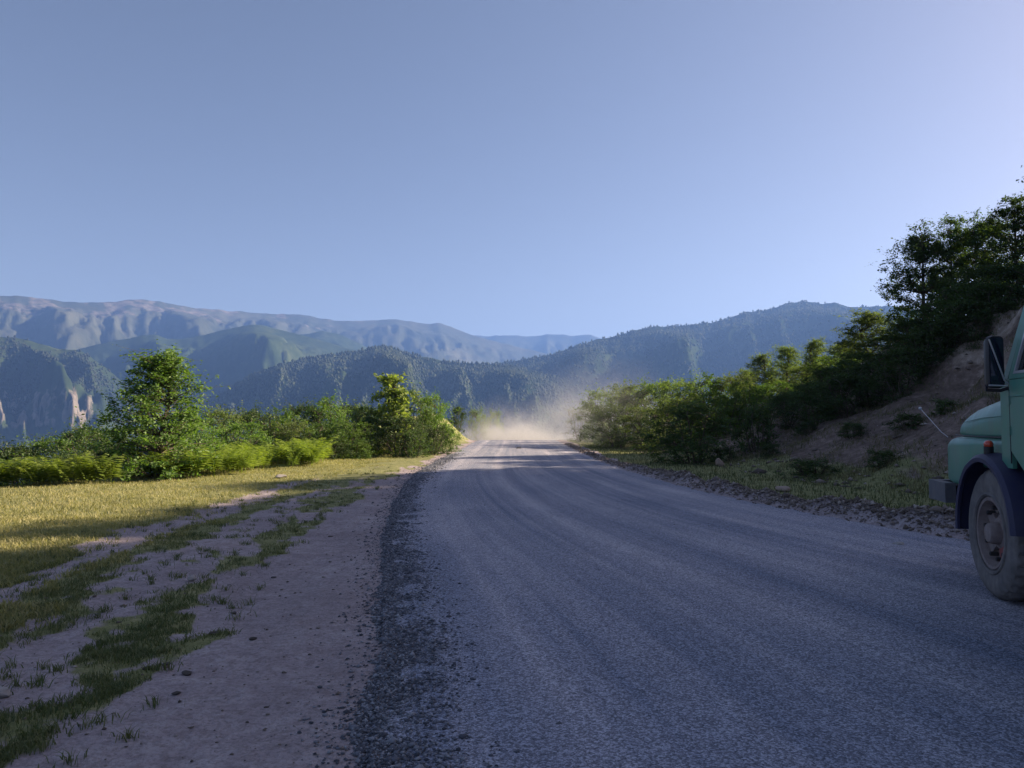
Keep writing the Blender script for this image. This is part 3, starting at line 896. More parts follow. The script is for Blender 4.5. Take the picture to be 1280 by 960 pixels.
# ---- bracken
def frond(r):
    """one arching bracken frond standing at the origin: verts, faces"""
    L = 1.0
    n = 11
    t = np.linspace(0.28, 1, n)
    spine = lambda s: np.stack([0.50 * s ** 2.0, 0 * s, 1.10 * s - 0.36 * s ** 2.6], -1)
    v, f = [], []
    ps = spine(np.linspace(0, 1, 8))
    w = np.linspace(0.008, 0.002, 8)
    for i in range(8):
        v += [ps[i] + [0, w[i], 0], ps[i] - [0, w[i], 0]]
    for i in range(7):
        f.append([2 * i, 2 * i + 1, 2 * i + 3, 2 * i + 2])
    for i, s in enumerate(t):
        p = spine(np.array([s]))[0]
        l = 0.36 * (1 - ((s - 0.28) / 0.72) ** 1.2) + 0.03
        for sg in (-1, 1):
            tip = p + np.array([0.10, sg * l, -0.10 * l + r.uniform(-0.03, 0.03)])
            m1 = p * 0.55 + tip * 0.45 + np.array([0.055, 0, 0.01])
            m2 = p * 0.55 + tip * 0.45 - np.array([0.05, 0, 0.0])
            b = len(v)
            v += [p, m1, tip, m2]
            f.append([b, b + 1, b + 2, b + 3])
    return np.array(v), np.array(f)


L_FERN = leaf_mat('bracken_fronds', (0.14, 0.21, 0.025), (0.31, 0.38, 0.07), 0.5)


def build_bracken(region, count, seed, label):
    r = np.random.default_rng(seed)
    fv, ff = frond(r)
    vs_, fs_, lv = [], [], []
    n = 0
    pts = region(r, count)
    for (x, y, sc) in pts:
        z = hz(x, y)
        k = r.integers(4, 7)
        a0 = r.uniform(0, 6.28)
        base = r.uniform(0.1, 0.8)
        for j in range(k):
            a = a0 + j * 6.28 / k + r.uniform(-0.4, 0.4)
            s = sc * r.uniform(0.7, 1.2)
            lean = r.uniform(0.6, 1.3)
            c, si = math.cos(a), math.sin(a)
            q = fv * [lean, 1, 1]
            q = np.column_stack([q[:, 0] * c - q[:, 1] * si, q[:, 0] * si + q[:, 1] * c, q[:, 2]]) * s
            vs_.append(q + [x, y, z - 0.03])
            fs_.append(ff + n)
            n += len(fv)
            lv.append(np.full(len(fv), min(1, max(0, base + r.normal(0, 0.18)))))
    me = mk_mesh('bracken', np.concatenate(vs_), [np.concatenate(fs_)], L_FERN, False, {'lv': np.concatenate(lv)})
    return link('bracken', me, kind='stuff', label=label)


def along(line, width):
    def fn(r, count):
        line_ = np.array(line, float)
        seg = np.linalg.norm(np.diff(line_, axis=0), axis=1)
        cum = np.concatenate([[0], np.cumsum(seg)])
        res = []
        for _ in range(count):
            s = r.uniform(0, cum[-1])
            x, y = np.interp(s, cum, line_[:, 0]), np.interp(s, cum, line_[:, 1])
            w = np.interp(s, cum, line_[:, 2])
            off = r.uniform(-0.5, 0.5) * w
            res.append((x - off, y + 0.6 * off, r.uniform(0.7, 1.25) * width))
        return res
    return fn


build_bracken(along([(-14.5, 18.0, 1.6), (-12.2, 17.5, 1.5), (-10.6, 18.2, 1.5), (-9.6, 18.6, 1.0)], 0.75), 60, 3, 'bright green bracken at the far left edge of the grass')
build_bracken(along([(-9.3, 20.0, 1.6), (-8.6, 22.0, 2.6), (-8.0, 24.5, 2.8), (-7.5, 27.0, 2.4), (-7.5, 29.0, 1.0)], 0.85), 150, 4, 'bright green bracken below the small tree on the left verge')
build_bracken(along([(-6.6, 32.0, 0.8), (-5.6, 33.0, 0.8), (-4.6, 34.5, 0.6)], 0.6), 30, 5, 'low green bracken under the bright sapling')


# ---- grass
def blades(pts, hgt, wid, seed, mat, name, label, lean=0.5):
    r = np.random.default_rng(seed)
    n = len(pts)
    a = r.uniform(0, 2 * np.pi, n)
    h = hgt * r.uniform(0.45, 1.3, n)
    w = wid * r.uniform(0.7, 1.3, n)
    d = np.stack([np.cos(a), np.sin(a)], -1)
    l = lean * r.uniform(0.1, 1.4, n) * h
    b = r.uniform(0, 2 * np.pi, n)
    bend = np.stack([np.cos(b), np.sin(b)], -1)
    base = pts
    v = np.zeros((n, 5, 3))
    v[:, 0, :2] = base[:, :2] + d * w[:, None] / 2; v[:, 0, 2] = base[:, 2] - 0.01
    v[:, 1, :2] = base[:, :2] - d * w[:, None] / 2; v[:, 1, 2] = base[:, 2] - 0.01
    m = base[:, :2] + bend * (l * 0.35)[:, None]
    v[:, 2, :2] = m - d * w[:, None] * 0.4; v[:, 2, 2] = base[:, 2] + h * 0.6
    v[:, 3, :2] = m + d * w[:, None] * 0.4; v[:, 3, 2] = base[:, 2] + h * 0.6
    v[:, 4, :2] = base[:, :2] + bend * l[:, None]; v[:, 4, 2] = base[:, 2] + h
    i = np.arange(n)[:, None] * 5
    q = i + np.array([[0, 1, 2, 3]])
    t = i + np.array([[3, 2, 4]])
    lv = np.repeat(np.clip(r.normal(0.45, 0.25, n) + 0.35 * fbm(pts[:, 0] * 0.9, pts[:, 1] * 0.9, 3, 55), 0, 1), 5)
    me = mk_mesh(name, v.reshape(-1, 3), [q, t], mat, False, {'lv': lv})
    return link(name, me, kind='stuff', label=label)


L_GRASS = leaf_mat('green_grass', (0.05, 0.085, 0.03), (0.17, 0.17, 0.075), 0.3)
L_DRY = leaf_mat('dry_grass', (0.15, 0.16, 0.05), (0.42, 0.37, 0.19), 0.35)


L_SCRUB = leaf_mat('dry_scrub', (0.06, 0.075, 0.03), (0.22, 0.18, 0.10), 0.25)


def grass_points(n, x0, x1, y0, y1, seed, thr, cond=None):
    r = np.random.default_rng(seed)
    y = y0 * np.exp(r.uniform(0, 1, n) * math.log(y1 / y0))
    xr = r.uniform(0, 1, n)
    x = x0(y) + (x1(y) - x0(y)) * xr
    g, rk, ea, far = ground_masks(x, y)
    keep = g > thr + 0.48 * r.uniform(-1, 1, n)
    if cond is not None:
        keep &= cond(x, y, r)
    x, y = x[keep], y[keep]
    return np.stack([x, y, height(x, y)], -1)


xl = lambda y: np.maximum(-0.72 * y - 0.3, lerp_tab(y, PLATEAU_EDGE) - 1.0)
xr_ = lambda y: lerp_tab(y, GRASS_E1) + 0.5
# short green turf of the worn strips close to the road, clumped
pts = grass_points(190000, xl, xr_, 2.6, 20, 1, 0.55, lambda x, y, r: (lerp_tab(y, GRASS_E1) - x < 2.6 + 0.8 * fbm(x, y, 2, 3)) & (fbm(x * 2.2, y * 2.2, 3, 66) + r.uniform(-0.5, 0.7, len(x)) > 0))
blades(pts, 0.034, 0.006, 2, L_GRASS, 'grass', 'short green grass in strips along the dirt track', 1.0)
pts = grass_points(150000, xl, xr_, 5.0, 62, 3, 0.5, lambda x, y, r: lerp_tab(y, GRASS_E1) - x > 1.6 + 0.6 * fbm(x, y, 2, 3))
blades(pts, 0.05, 0.010, 4, L_DRY, 'grass', 'dry yellow-green grass of the sunlit left verge', 1.1)
_r = np.random.default_rng(91)
ty = 2.6 * np.exp(_r.uniform(0, 1, 420) * math.log(24 / 2.6))
tx = lerp_tab(ty, GRASS_E1) + 0.25 - 3.0 * _r.uniform(0, 1, 420) ** 1.0
tk = np.repeat(np.arange(420), 26)
tr = 0.045 * np.abs(_r.normal(0, 1, len(tk))) * (0.6 + 0.8 * _r.uniform(0, 1, 420)[tk])
ta = _r.uniform(0, 6.283, len(tk))
gx, gy = tx[tk] + tr * np.cos(ta), ty[tk] + tr * np.sin(ta)
blades(np.stack([gx, gy, height(gx, gy)], -1), 0.055, 0.006, 12, L_GRASS, 'grass', 'scattered weedy tufts among the bare dirt strips', 1.2)
pts = grass_points(30000, lambda y: lerp_tab(y, RIGHT_EDGE) + 0.6, lambda y: lerp_tab(y, HILL_TOE) + 5, 8, 60, 5, 0.4)
blades(pts, 0.09, 0.014, 6, L_GRASS, 'grass', 'green grass strip at the foot of the right slope', 0.7)


pts = grass_points(80000, lambda y: lerp_tab(y, HILL_TOE) + 0.2, lambda y: lerp_tab(y, HILL_TOE) + 10, 9, 40, 7, -1.0, lambda x, y, r: fbm(x * 0.8, y * 0.8, 4, 131) + r.uniform(-0.45, 0.45, len(x)) > 0.12)
blades(pts, 0.14, 0.013, 8, L_SCRUB, 'scrub', 'thin dry scrub on the bare right slope', 0.9)


# ------------------------------------------------------------------ stones
def stone_mat(name, stops):
    m, nt, out = new_mat(name)
    nb = NB(nt)
    lv = nb.attr('lv')
    co = nb.n('ShaderNodeTexCoord').outputs['Object']
    n = nb.noise(co, 30, 4, 0.6)
    c = nb.ramp(nb.math('ADD', nb.math('MULTIPLY', lv, 0.8), nb.math('MULTIPLY', n, 0.2)), stops)
    principled(nb, out, c, 0.9, 0, None, 0.2)
    return m


ICO = None


def stones(pts, sizes, seed, mat, name, label, flat=0.7, lo=True):
    """irregular stones joined into one object"""
    r = np.random.default_rng(seed)
    bm = bmesh.new()
    bmesh.ops.create_icosphere(bm, subdivisions=1, radius=1.0)
    bv = np.array([v.co[:] for v in bm.verts]); bf = np.array([[v.index for v in f.verts] for f in bm.faces])
    bm.free()
    if lo:
        bv = np.array([[1, 0, 0], [-0.5, .87, 0], [-0.5, -.87, 0], [0.2, 0.1, 1], [0.5, .87, 0.25], [-1, 0, 0.2], [0.5, -.87, 0.3]], float)
        from mathutils import geometry
        bm = bmesh.new()
        for c in bv:
            bm.verts.new(c)
        bmesh.ops.convex_hull(bm, input=bm.verts)
        bmesh.ops.triangulate(bm, faces=bm.faces)
        bm.verts.index_update()
        bv = np.array([v.co[:] for v in bm.verts]); bf = np.array([[v.index for v in f.verts] for f in bm.faces])
        bm.free()
    n = len(pts)
    V = bv[None] * (1 + r.uniform(-0.32, 0.32, (n, len(bv), 3)))
    V = V * (sizes[:, None, None] * r.uniform(0.6, 1.2, (n, 1, 3)))
    V[:, :, 2] *= flat
    a = r.uniform(0, 6.28, n)
    c, s = np.cos(a)[:, None], np.sin(a)[:, None]
    V = np.stack([V[:, :, 0] * c - V[:, :, 1] * s, V[:, :, 0] * s + V[:, :, 1] * c, V[:, :, 2]], -1) + pts[:, None]
    F = (bf[None] + (np.arange(n) * len(bv))[:, None, None]).reshape(-1, 3)
    lv = np.repeat(r.uniform(0, 1, n), len(bv))
    me = mk_mesh(name, V.reshape(-1, 3), [F], mat, False, {'lv': lv})
    return link(name, me, kind='stuff', label=label)


S_DARK = stone_mat('dark_gravel', [(0.1, (0.06, 0.063, 0.075)), (0.6, (0.16, 0.165, 0.19)), (0.95, (0.36, 0.36, 0.38))])
S_GRIT = stone_mat('road_grit', [(0.1, (0.11, 0.11, 0.12)), (0.6, (0.22, 0.22, 0.24)), (0.95, (0.45, 0.44, 0.45))])
S_TAN = stone_mat('tan_rubble', [(0.1, (0.10, 0.080, 0.066)), (0.75, (0.24, 0.195, 0.165)), (0.98, (0.52, 0.46, 0.42))])
r = np.random.default_rng(77)
n = 34000
y = 2.4 * np.exp(r.uniform(0, 1, n) ** 0.9 * math.log(34 / 2.4))
w = np.abs(r.normal(0, 1, n)) * (0.20 + 0.006 * y.clip(0, 10)) - 0.05
x = lerp_tab(y, LEFT_EDGE) + 0.06 * fbm(y * 0.9, y * 0 + 3.3, 4, 7) + w * np.where(r.uniform(size=n) < 0.10, -0.7, 1.0)
off_ = x - lerp_tab(y, LEFT_EDGE)
stones(np.stack([x, y, np.where(off_ < 0, height(x, y) + 0.003, 0.008 + 0.019 * sstep(0, 0.45, off_))], -1), 0.0065 * np.exp(r.normal(0, 0.4, n)) * (1 + 0.05 * y), 7, S_DARK, 'gravel', 'loose dark gravel along the left edge of the road')
n = 9000
y = 2.4 * np.exp(r.uniform(0, 1, n) * math.log(30 / 2.4))
x = lerp_tab(y, LEFT_EDGE) + (lerp_tab(y, RIGHT_EDGE) - lerp_tab(y, LEFT_EDGE)) * r.uniform(0, 1, n)
stones(np.stack([x, y, np.full(n, 0.024)], -1), 0.005 * np.exp(r.normal(0, 0.35, n)) * (1 + 0.03 * y), 8, S_GRIT, 'gravel', 'fine grit scattered over the road')
n = 20000
y = 5.5 * np.exp(r.uniform(0, 1, n) * math.log(48 / 5.5))
x = lerp_tab(y, RIGHT_EDGE) + 0.35 + r.normal(0, 0.19, n) * (1 - 0.4 * sstep(15, 35, y))
stones(np.stack([x, y, height(x, y) + 0.01], -1), 0.015 * np.exp(r.normal(0, 0.55, n)), 9, S_TAN, 'rubble', 'windrow of earth clods and stones along the right verge', 1.0)
n = 1500
y = 2.6 * np.exp(r.uniform(0, 1, n) * math.log(26 / 2.6))
x = lerp_tab(y, LEFT_EDGE) - 0.05 - (lerp_tab(y, LEFT_EDGE) - lerp_tab(y, GRASS_E1) + 1.8) * r.uniform(0, 1, n)
stones(np.stack([x, y, height(x, y) + 0.002], -1), 0.006 * np.exp(r.normal(0, 0.5, n)) * (1 + 0.02 * y), 10, S_TAN, 'pebbles', 'pebbles and crumbs of earth on the dirt track')
n = 2600
y = r.uniform(9, 40, n)
x = lerp_tab(y, HILL_TOE) + r.uniform(-0.5, 9, n)
stones(np.stack([x, y, height(x, y) + 0.005], -1), 0.04 * np.exp(r.normal(0, 0.6, n)), 12, S_TAN, 'rubble', 'stones and clods lying on the bare right slope', 0.7)


def boulder(name, x, y, size, seed, mat, label, category, flat=0.7, sink=0.25, group=None):
    r = np.random.default_rng(seed)
    bm = bmesh.new()
    bmesh.ops.create_icosphere(bm, subdivisions=3, radius=1.0)
    sc = r.uniform(0.75, 1.25, 3)
    for v in bm.verts:
        c = v.co.copy()
        # chipped facets
        for q in range(13):
            nrm = Vector(np.random.default_rng(seed * 13 + q).normal(size=3)).normalized()
            dd = c.dot(nrm) - 0.62
            if dd > 0:
                c -= nrm * dd * 0.85
        c *= 1 + 0.10 * mnoise.noise(v.co * 2.2 + Vector((seed, 0, 0)))
        v.co = Vector((c.x * sc[0], c.y * sc[1], c.z * sc[2] * flat)) * size
    me = bpy.data.meshes.new(name)
    bm.to_mesh(me); bm.free()
    a = me.attributes.new('lv', 'FLOAT', 'POINT')
    a.data.foreach_set('value', np.full(len(me.vertices), r.uniform(0.45, 0.9), np.float32))
    me.materials.append(mat)
    o = link(name, me, label=label, category=category)
    o.location = (x, y, hz(x, y) + size * flat * (1 - sink))
    o.rotation_euler = (0, 0, r.uniform(0, 6.28))
    if group:
        o['group'] = group
    return o


def px_ground(px, py):
    d = CAM_H * F_PX / (py - 525)
    return (px - 640) / F_PX * d, d


S_ROCK = stone_mat('warm_rock', [(0.1, (0.14, 0.10, 0.08)), (0.6, (0.30, 0.22, 0.175)), (0.95, (0.42, 0.34, 0.28))])
S_WHITE = stone_mat('pale_rock', [(0.1, (0.22, 0.20, 0.18)), (0.6, (0.34, 0.31, 0.29)), (0.95, (0.44, 0.41, 0.38))])
boulder('rock', 6.6, 24.6, 0.20, 3, S_ROCK, 'reddish rock beside the large dark bush', 'rock')
boulder('rock', 6.35, 10.6, 0.085, 4, S_ROCK, 'brown rock on the rubble just in front of the truck tyre', 'rock')
boulder('rock', *px_ground(352, 597), 0.16, 5, S_WHITE, 'flat pale rock in the sunlit grass', 'rock', 0.45)
boulder('rock', *px_ground(244, 724), 0.055, 6, S_WHITE, 'pale stone at the tip of the middle grass strip', 'rock', 0.7)
boulder('rock', *px_ground(10, 872), 0.06, 7, S_WHITE, 'pale stone at the left edge of the dirt strip', 'rock', 0.6)
boulder('rock', *px_ground(1120, 682), 0.09, 8, S_WHITE, 'pale stone at the foot of the rubble beside the road', 'rock', 0.6)
boulder('rock', *px_ground(975, 612), 0.22, 9, S_ROCK, 'half-buried rock on the grass left of the lone bush', 'rock', 0.4, 0.6)
S_CLOD = stone_mat('dark_clod', [(0.1, (0.04, 0.035, 0.03)), (0.9, (0.09, 0.075, 0.065))])
boulder('clod', *px_ground(648, 561), 0.15, 10, S_CLOD, 'dark clod lying on the sunlit road near the crest', 'clod', 0.35)
CLOD_AT = ['largest dark clod on the dirt track, beside the near grass strip', 'dark clod right of the largest one on the dirt track', 'dark clod in the middle of the close group on the dirt track', 'dark clod above the middle one of the close group', 'lowest dark clod of the close group on the dirt track',
           'tiny dark clod nearest the road gravel on the dirt track', 'dark clod just above the largest one on the dirt track', 'farthest dark clod on the dirt track', 'leftmost dark clod on the dirt track, at the grass edge']
for i, (px, py, sz) in enumerate([(272, 784, 0.05), (320, 793, 0.03), (240, 835, 0.045), (215, 826, 0.03), (228, 860, 0.03), (372, 732, 0.02), (297, 761, 0.035), (345, 712, 0.03), (193, 830, 0.03)]):
    boulder('clod', *px_ground(px, py), sz, 20 + i, S_CLOD, CLOD_AT[i], 'clod', 0.35, group='clods on the dirt track')



# ------------------------------------------------------------------ truck
GREEN = paint_mat('green_truck_paint', (0.038, 0.235, 0.165), 0.30, (0.24, 0.26, 0.23), 0.55)
NAVY = paint_mat('dark_blue_paint', (0.024, 0.026, 0.075), 0.5, (0.10, 0.09, 0.09), 0.35)
BLACK = paint_mat('black_plastic', (0.012, 0.012, 0.018), 0.45, (0.08, 0.07, 0.07), 0.2)
STEEL = paint_mat('worn_bumper_steel', (0.09, 0.095, 0.11), 0.6, (0.26, 0.24, 0.23), 0.55, 0.2, 14)
CHROME = paint_mat('pale_trim', (0.55, 0.56, 0.58), 0.3, (0.3, 0.28, 0.26), 0.3, 0.6)
TYRE = paint_mat('dusty_tyre', (0.10, 0.095, 0.092), 0.9, (0.25, 0.225, 0.21), 0.95, 0, 9)
RIM = paint_mat('dusty_rim', (0.16, 0.12, 0.11), 0.7, (0.34, 0.29, 0.27), 0.8, 0, 12)
RED = paint_mat('faded_red_hub', (0.26, 0.04, 0.035), 0.6, (0.22, 0.15, 0.14), 0.5, 0, 10)
CHASSIS = paint_mat('chassis_black', (0.02, 0.02, 0.022), 0.8, (0.12, 0.10, 0.09), 0.5)


def glass_mat(name, col, rough=0.05):
    m, nt, out = new_mat(name)
    nb = NB(nt)
    principled(nb, out, col, rough, 0.0, None, 0.9)
    return m


def pane_mat():
    m, nt, out = new_mat('window_glass')
    nb = NB(nt)
    tr = nb.n('ShaderNodeBsdfTransparent', ins={'Color': (0.72, 0.78, 0.8)})
    gl = nb.n('ShaderNodeBsdfGlossy', ins={'Color': (1, 1, 1), 'Roughness': 0.04})
    fr = nb.n('ShaderNodeFresnel', ins={'IOR': 1.5})
    k = nb.math('ADD', nb.math('MULTIPLY', fr.outputs[0], 1.0), 0.12, clamp=True)
    mx = nb.n('ShaderNodeMixShader', ins={0: k, 1: tr.outputs[0], 2: gl.outputs[0]})
    nt.links.new(mx.outputs[0], out.inputs['Surface'])
    return m


GLASS = pane_mat()
MIRROR_M = glass_mat('mirror_glass', (0.01, 0.012, 0.03), 0.08)
LAMP_RED = glass_mat('orange_red_lens', (0.55, 0.05, 0.015), 0.25)
LAMP_CLEAR = glass_mat('headlight_lens', (0.5, 0.52, 0.5), 0.1)


def bm_obj(name, bm, mat, parent, smooth=True, bevel=0.0, label=None):
    if bevel:
        bmesh.ops.bevel(bm, geom=[e for e in bm.edges if len(e.link_faces) == 2 and e.calc_face_angle(0) > 0.5], offset=bevel, segments=2, affect='EDGES', profile=0.6)
    bmesh.ops.recalc_face_normals(bm, faces=bm.faces)
    me = bpy.data.meshes.new(name)
    bm.to_mesh(me); bm.free()
    me.materials.append(mat)
    if smooth:
        for p in me.polygons:
            p.use_smooth = True
        me.set_sharp_from_angle(angle=R(38))
    o = link(name, me, parent)
    if label:
        o['label'] = label
    return o


def box_bm(x0, x1, y0, y1, z0, z1, bm=None):
    bm = bm or bmesh.new()
    vs_ = [bm.verts.new((x, y, z)) for x in (x0, x1) for y in (y0, y1) for z in (z0, z1)]
    for f in ((0, 1, 3, 2), (4, 6, 7, 5), (0, 4, 5, 1), (2, 3, 7, 6), (0, 2, 6, 4), (1, 5, 7, 3)):
        bm.faces.new([vs_[i] for i in f])
    return bm


def box(name, parent, mat, x0, x1, y0, y1, z0, z1, bevel=0.01, label=None):
    return bm_obj(name, box_bm(x0, x1, y0, y1, z0, z1), mat, parent, True, bevel, label)


def lathe_x(profile, seg=48, bm=None, closed=True):
    """profile: (x, radius) pairs turned about the x axis"""
    bm = bm or bmesh.new()
    rings = []
    for k in range(seg):
        a = 2 * math.pi * k / seg
        rings.append([bm.verts.new((px, rr * math.sin(a), rr * math.cos(a))) for px, rr in profile])
    n = len(profile)
    for k in range(seg):
        A, B = rings[k], rings[(k + 1) % seg]
        for i in range(n if closed else n - 1):
            j = (i + 1) % n
            if profile[i][1] < 1e-5 and profile[j][1] < 1e-5:
                continue
            bm.faces.new((A[i], A[j], B[j], B[i]))
    bmesh.ops.remove_doubles(bm, verts=bm.verts, dist=1e-5)
    return bm


def loft(sections, cap=True):
    """sections: list of equally long closed point loops"""
    bm = bmesh.new()
    L = [[bm.verts.new(p) for p in s] for s in sections]
    n = len(L[0])
    for a, b in zip(L[:-1], L[1:]):
        for i in range(n):
            j = (i + 1) % n
            bm.faces.new((a[i], a[j], b[j], b[i]))
    if cap:
        bm.faces.new(L[0]); bm.faces.new(L[-1][::-1])
    return bm


def rrect(hw, z0, z1, y, rt, rb=0.03, k=5, x0=0.0):
    """rounded rectangle in the xz plane at depth y, top corner radius rt"""
    pts = []
    for (cx, cz, rr, a0) in ((hw, z1, rt, 0), (-hw, z1, rt, 90), (-hw, z0, rb, 180), (hw, z0, rb, 270)):
        sx, sz = (1 if cx > 0 else -1), (1 if cz == z1 else -1)
        for i in range(k + 1):
            a = R(a0 + 90 * i / k)
            pts.append((x0 + cx - sx * rr + rr * math.cos(a), y, cz - sz * rr + rr * math.sin(a)))
    return pts


def rod(name, pts, rad, mat, parent, k=8, label=None):
    v, f = tube(pts, np.full(len(pts), rad) if np.isscalar(rad) else rad, k)
    o = link(name, mk_mesh(name, v, [f], mat, True), parent)
    if label:
        o['label'] = label
    return o


TRUCK_YAW = R(12)
ux, uy = math.sin(TRUCK_YAW), math.cos(TRUCK_YAW)
truck = empty('truck', (3.985 + 1.08 * uy, 6.47 - 1.08 * ux, 0.02), -TRUCK_YAW, label='old green short-nosed truck standing on the right side of the road', category='truck')

# bonnet: upper rounded hood, loft from cab forward
secs = []
for (yy, hw, z0, z1, rt) in [(-0.24, 0.98, 1.345, 1.71, 0.20), (0.05, 0.98, 1.34, 1.69, 0.21), (0.45, 0.97, 1.335, 1.655, 0.22), (0.80, 0.955, 1.335, 1.61, 0.22), (1.02, 0.935, 1.335, 1.555, 0.19), (1.16, 0.905, 1.337, 1.50, 0.14), (1.24, 0.86, 1.345, 1.45, 0.08), (1.27, 0.80, 1.36, 1.41, 0.02)]:
    secs.append(rrect(hw, z0, z1, yy, rt, 0.02))
bonnet = bm_obj('bonnet', loft(secs), GREEN, truck)
box('bonnet_latch', truck, BLACK, -1.0, -0.965, -0.17, -0.12, 1.37, 1.49, 0.006)
# lower nose with rounded shoulders
secs = []
for (yy, hw, z0, z1, rt) in [(-0.24, 1.00, 1.10, 1.325, 0.05), (0.50, 1.00, 1.05, 1.325, 0.07), (0.66, 1.02, 0.88, 1.325, 0.08), (1.05, 1.02, 0.86, 1.32, 0.09), (1.22, 1.0, 0.87, 1.305, 0.10), (1.32, 0.95, 0.89, 1.27, 0.10), (1.37, 0.86, 0.92, 1.23, 0.08)]:
    secs.append(rrect(hw, z0, z1, yy, rt, 0.05))
nose = bm_obj('nose', loft(secs), GREEN, truck)
grille = bm_obj('grille', box_bm(-0.48, 0.48, 1.34, 1.395, 0.96, 1.20), BLACK, truck, True, 0.015)
for i in range(5):
    box('grille_bar', grille, CHROME, -0.46, 0.46, 1.39, 1.405, 0.985 + i * 0.045, 1.0 + i * 0.045, 0.003)
for sx in (-1, 1):
    bm = lathe_x([(0, 0.0), (0, 0.10), (-0.05, 0.105), (-0.05, 0.0)], 24)
    bmesh.ops.rotate(bm, verts=bm.verts, cent=(0, 0, 0), matrix=Matrix.Rotation(R(90), 3, 'Z'))
    bmesh.ops.translate(bm, verts=bm.verts, vec=(sx * 0.66, 1.43, 1.06))
    bm_obj('headlight', bm, LAMP_CLEAR, truck)

# cab shell
def cab_section(x, inset=0.0):
    return [(x, 0.18, 1.02), (x, 0.18, 1.76), (x * 0.985, 0.12, 1.82), (x * 0.93, -0.26, 2.50), (x * 0.86, -0.36, 2.60), (x * 0.86, -1.32, 2.62), (x * 0.93, -1.42, 2.52), (x, -1.46, 1.80), (x, -1.46, 0.95), (x, -0.75, 0.95), (x, -0.55, 1.10)]


def side_panel(name, pts, thick, x, mat, parent, bevel=0.006):
    bm = bmesh.new()
    a = [bm.verts.new(p) for p in pts]
    b = [bm.verts.new((p[0] + thick, p[1], p[2])) for p in pts]
    bm.faces.new(a); bm.faces.new(b[::-1])
    for i in range(len(a)):
        j = (i + 1) % len(a)
        bm.faces.new((a[i], b[i], b[j], a[j]))
    return bm_obj(name, bm, mat, parent, True, bevel)


XS = 1.06


def xat(z):
    """half width of the cab at height z: it leans in above the waist"""
    return XS - max(0, z - 1.78) * 0.085


cab = empty('cab', (0, -0.42, 0))
cab.parent = truck


def quad_strip(name, loop_out, loop_in, th, mat, parent):
    """a frame between two loops of points, given thickness along x toward the inside"""
    bm = bmesh.new()
    n = len(loop_out)
    sgn = -1 if loop_out[0][0] > 0 else 1
    o0 = [bm.verts.new(p) for p in loop_out]
    i0 = [bm.verts.new(p) for p in loop_in]
    o1 = [bm.verts.new((p[0] + sgn * th, p[1], p[2])) for p in loop_out]
    i1 = [bm.verts.new((p[0] + sgn * th, p[1], p[2])) for p in loop_in]
    for i in range(n):
        j = (i + 1) % n
        bm.faces.new((o0[i], o0[j], i0[j], i0[i]))
        bm.faces.new((o1[i], i1[i], i1[j], o1[j]))
        bm.faces.new((o0[i], o1[i], o1[j], o0[j]))
        bm.faces.new((i0[i], i0[j], i1[j], i1[i]))
    return bm_obj(name, bm, mat, parent, True, 0.004)


def yz(sx, pts, extra=0.0):
    return [(sx * (xat(z) + extra), y, z) for y, z in pts]


for sx in (-1, 1):
    # cowl panel between bonnet and door, and the A pillar
    side_panel('cowl_panel', yz(sx, [(0.18, 1.10), (0.18, 1.74), (0.10, 1.80), (0.00, 1.80), (-0.02, 1.10)]), -sx * 0.03, 0, GREEN, cab)
    side_panel('windscreen_pillar', yz(sx, [(0.13, 1.805), (-0.255, 2.50), (-0.335, 2.50), (0.035, 1.805)]), -sx * 0.06, 0, GREEN, cab, 0.012)
    # door with its own window frame, seal, pane and handle
    door = side_panel('door', yz(sx, [(-0.03, 1.24), (-0.02, 1.795), (-1.10, 1.795), (-1.10, 1.00), (-0.70, 1.00), (-0.30, 1.06)], 0.012), -sx * 0.04, 0, GREEN, cab, 0.010)
    outer = [(0.0, 1.80), (-0.345, 2.49), (-1.10, 2.49), (-1.10, 1.80)]
    inner = [(-0.11, 1.845), (-0.385, 2.40), (-1.03, 2.40), (-1.03, 1.845)]
    quad_strip('window_frame', yz(sx, outer, 0.010), yz(sx, inner, 0.010), 0.03, GREEN, door)
    seal_o = [(-0.100, 1.838), (-0.380, 2.408), (-1.037, 2.408), (-1.037, 1.838)]
    seal_i = [(-0.135, 1.858), (-0.395, 2.388), (-1.018, 2.388), (-1.018, 1.858)]
    quad_strip('window_seal', yz(sx, seal_o, 0.017), yz(sx, seal_i, 0.017), 0.02, CHROME, door)
    side_panel('window_pane', yz(sx, inner, -0.006), -sx * 0.006, 0, GLASS, door, 0)
    rod('door_handle', [(sx * 1.085, -0.92, 1.62), (sx * 1.11, -0.94, 1.62), (sx * 1.11, -1.04, 1.62), (sx * 1.085, -1.06, 1.62)], 0.012, BLACK, door)
    rod('crease', [(sx * 1.074, -0.05, 1.665), (sx * 1.074, -1.08, 1.665)], 0.006, GREEN, door)
    side_panel('rear_quarter', yz(sx, [(-1.115, 2.49), (-1.115, 1.0), (-1.46, 1.0), (-1.46, 2.49)]), -sx * 0.03, 0, GREEN, cab)
    side_panel('roof_rail', yz(sx, [(-0.24, 2.505), (-0.32, 2.60), (-1.40, 2.60), (-1.46, 2.505)]), -sx * 0.05, 0, GREEN, cab, 0.012)
    rod('rain_gutter', [(sx * (xat(2.5) + 0.012), -0.20, 2.50), (sx * (xat(2.5) + 0.012), -1.46, 2.50)], 0.012, GREEN, cab)
    box('running_step', truck, CHASSIS, min(sx * 0.80, sx * 1.12), max(sx * 0.80, sx * 1.12), -1.10, -0.74, 0.50, 0.55, 0.008)
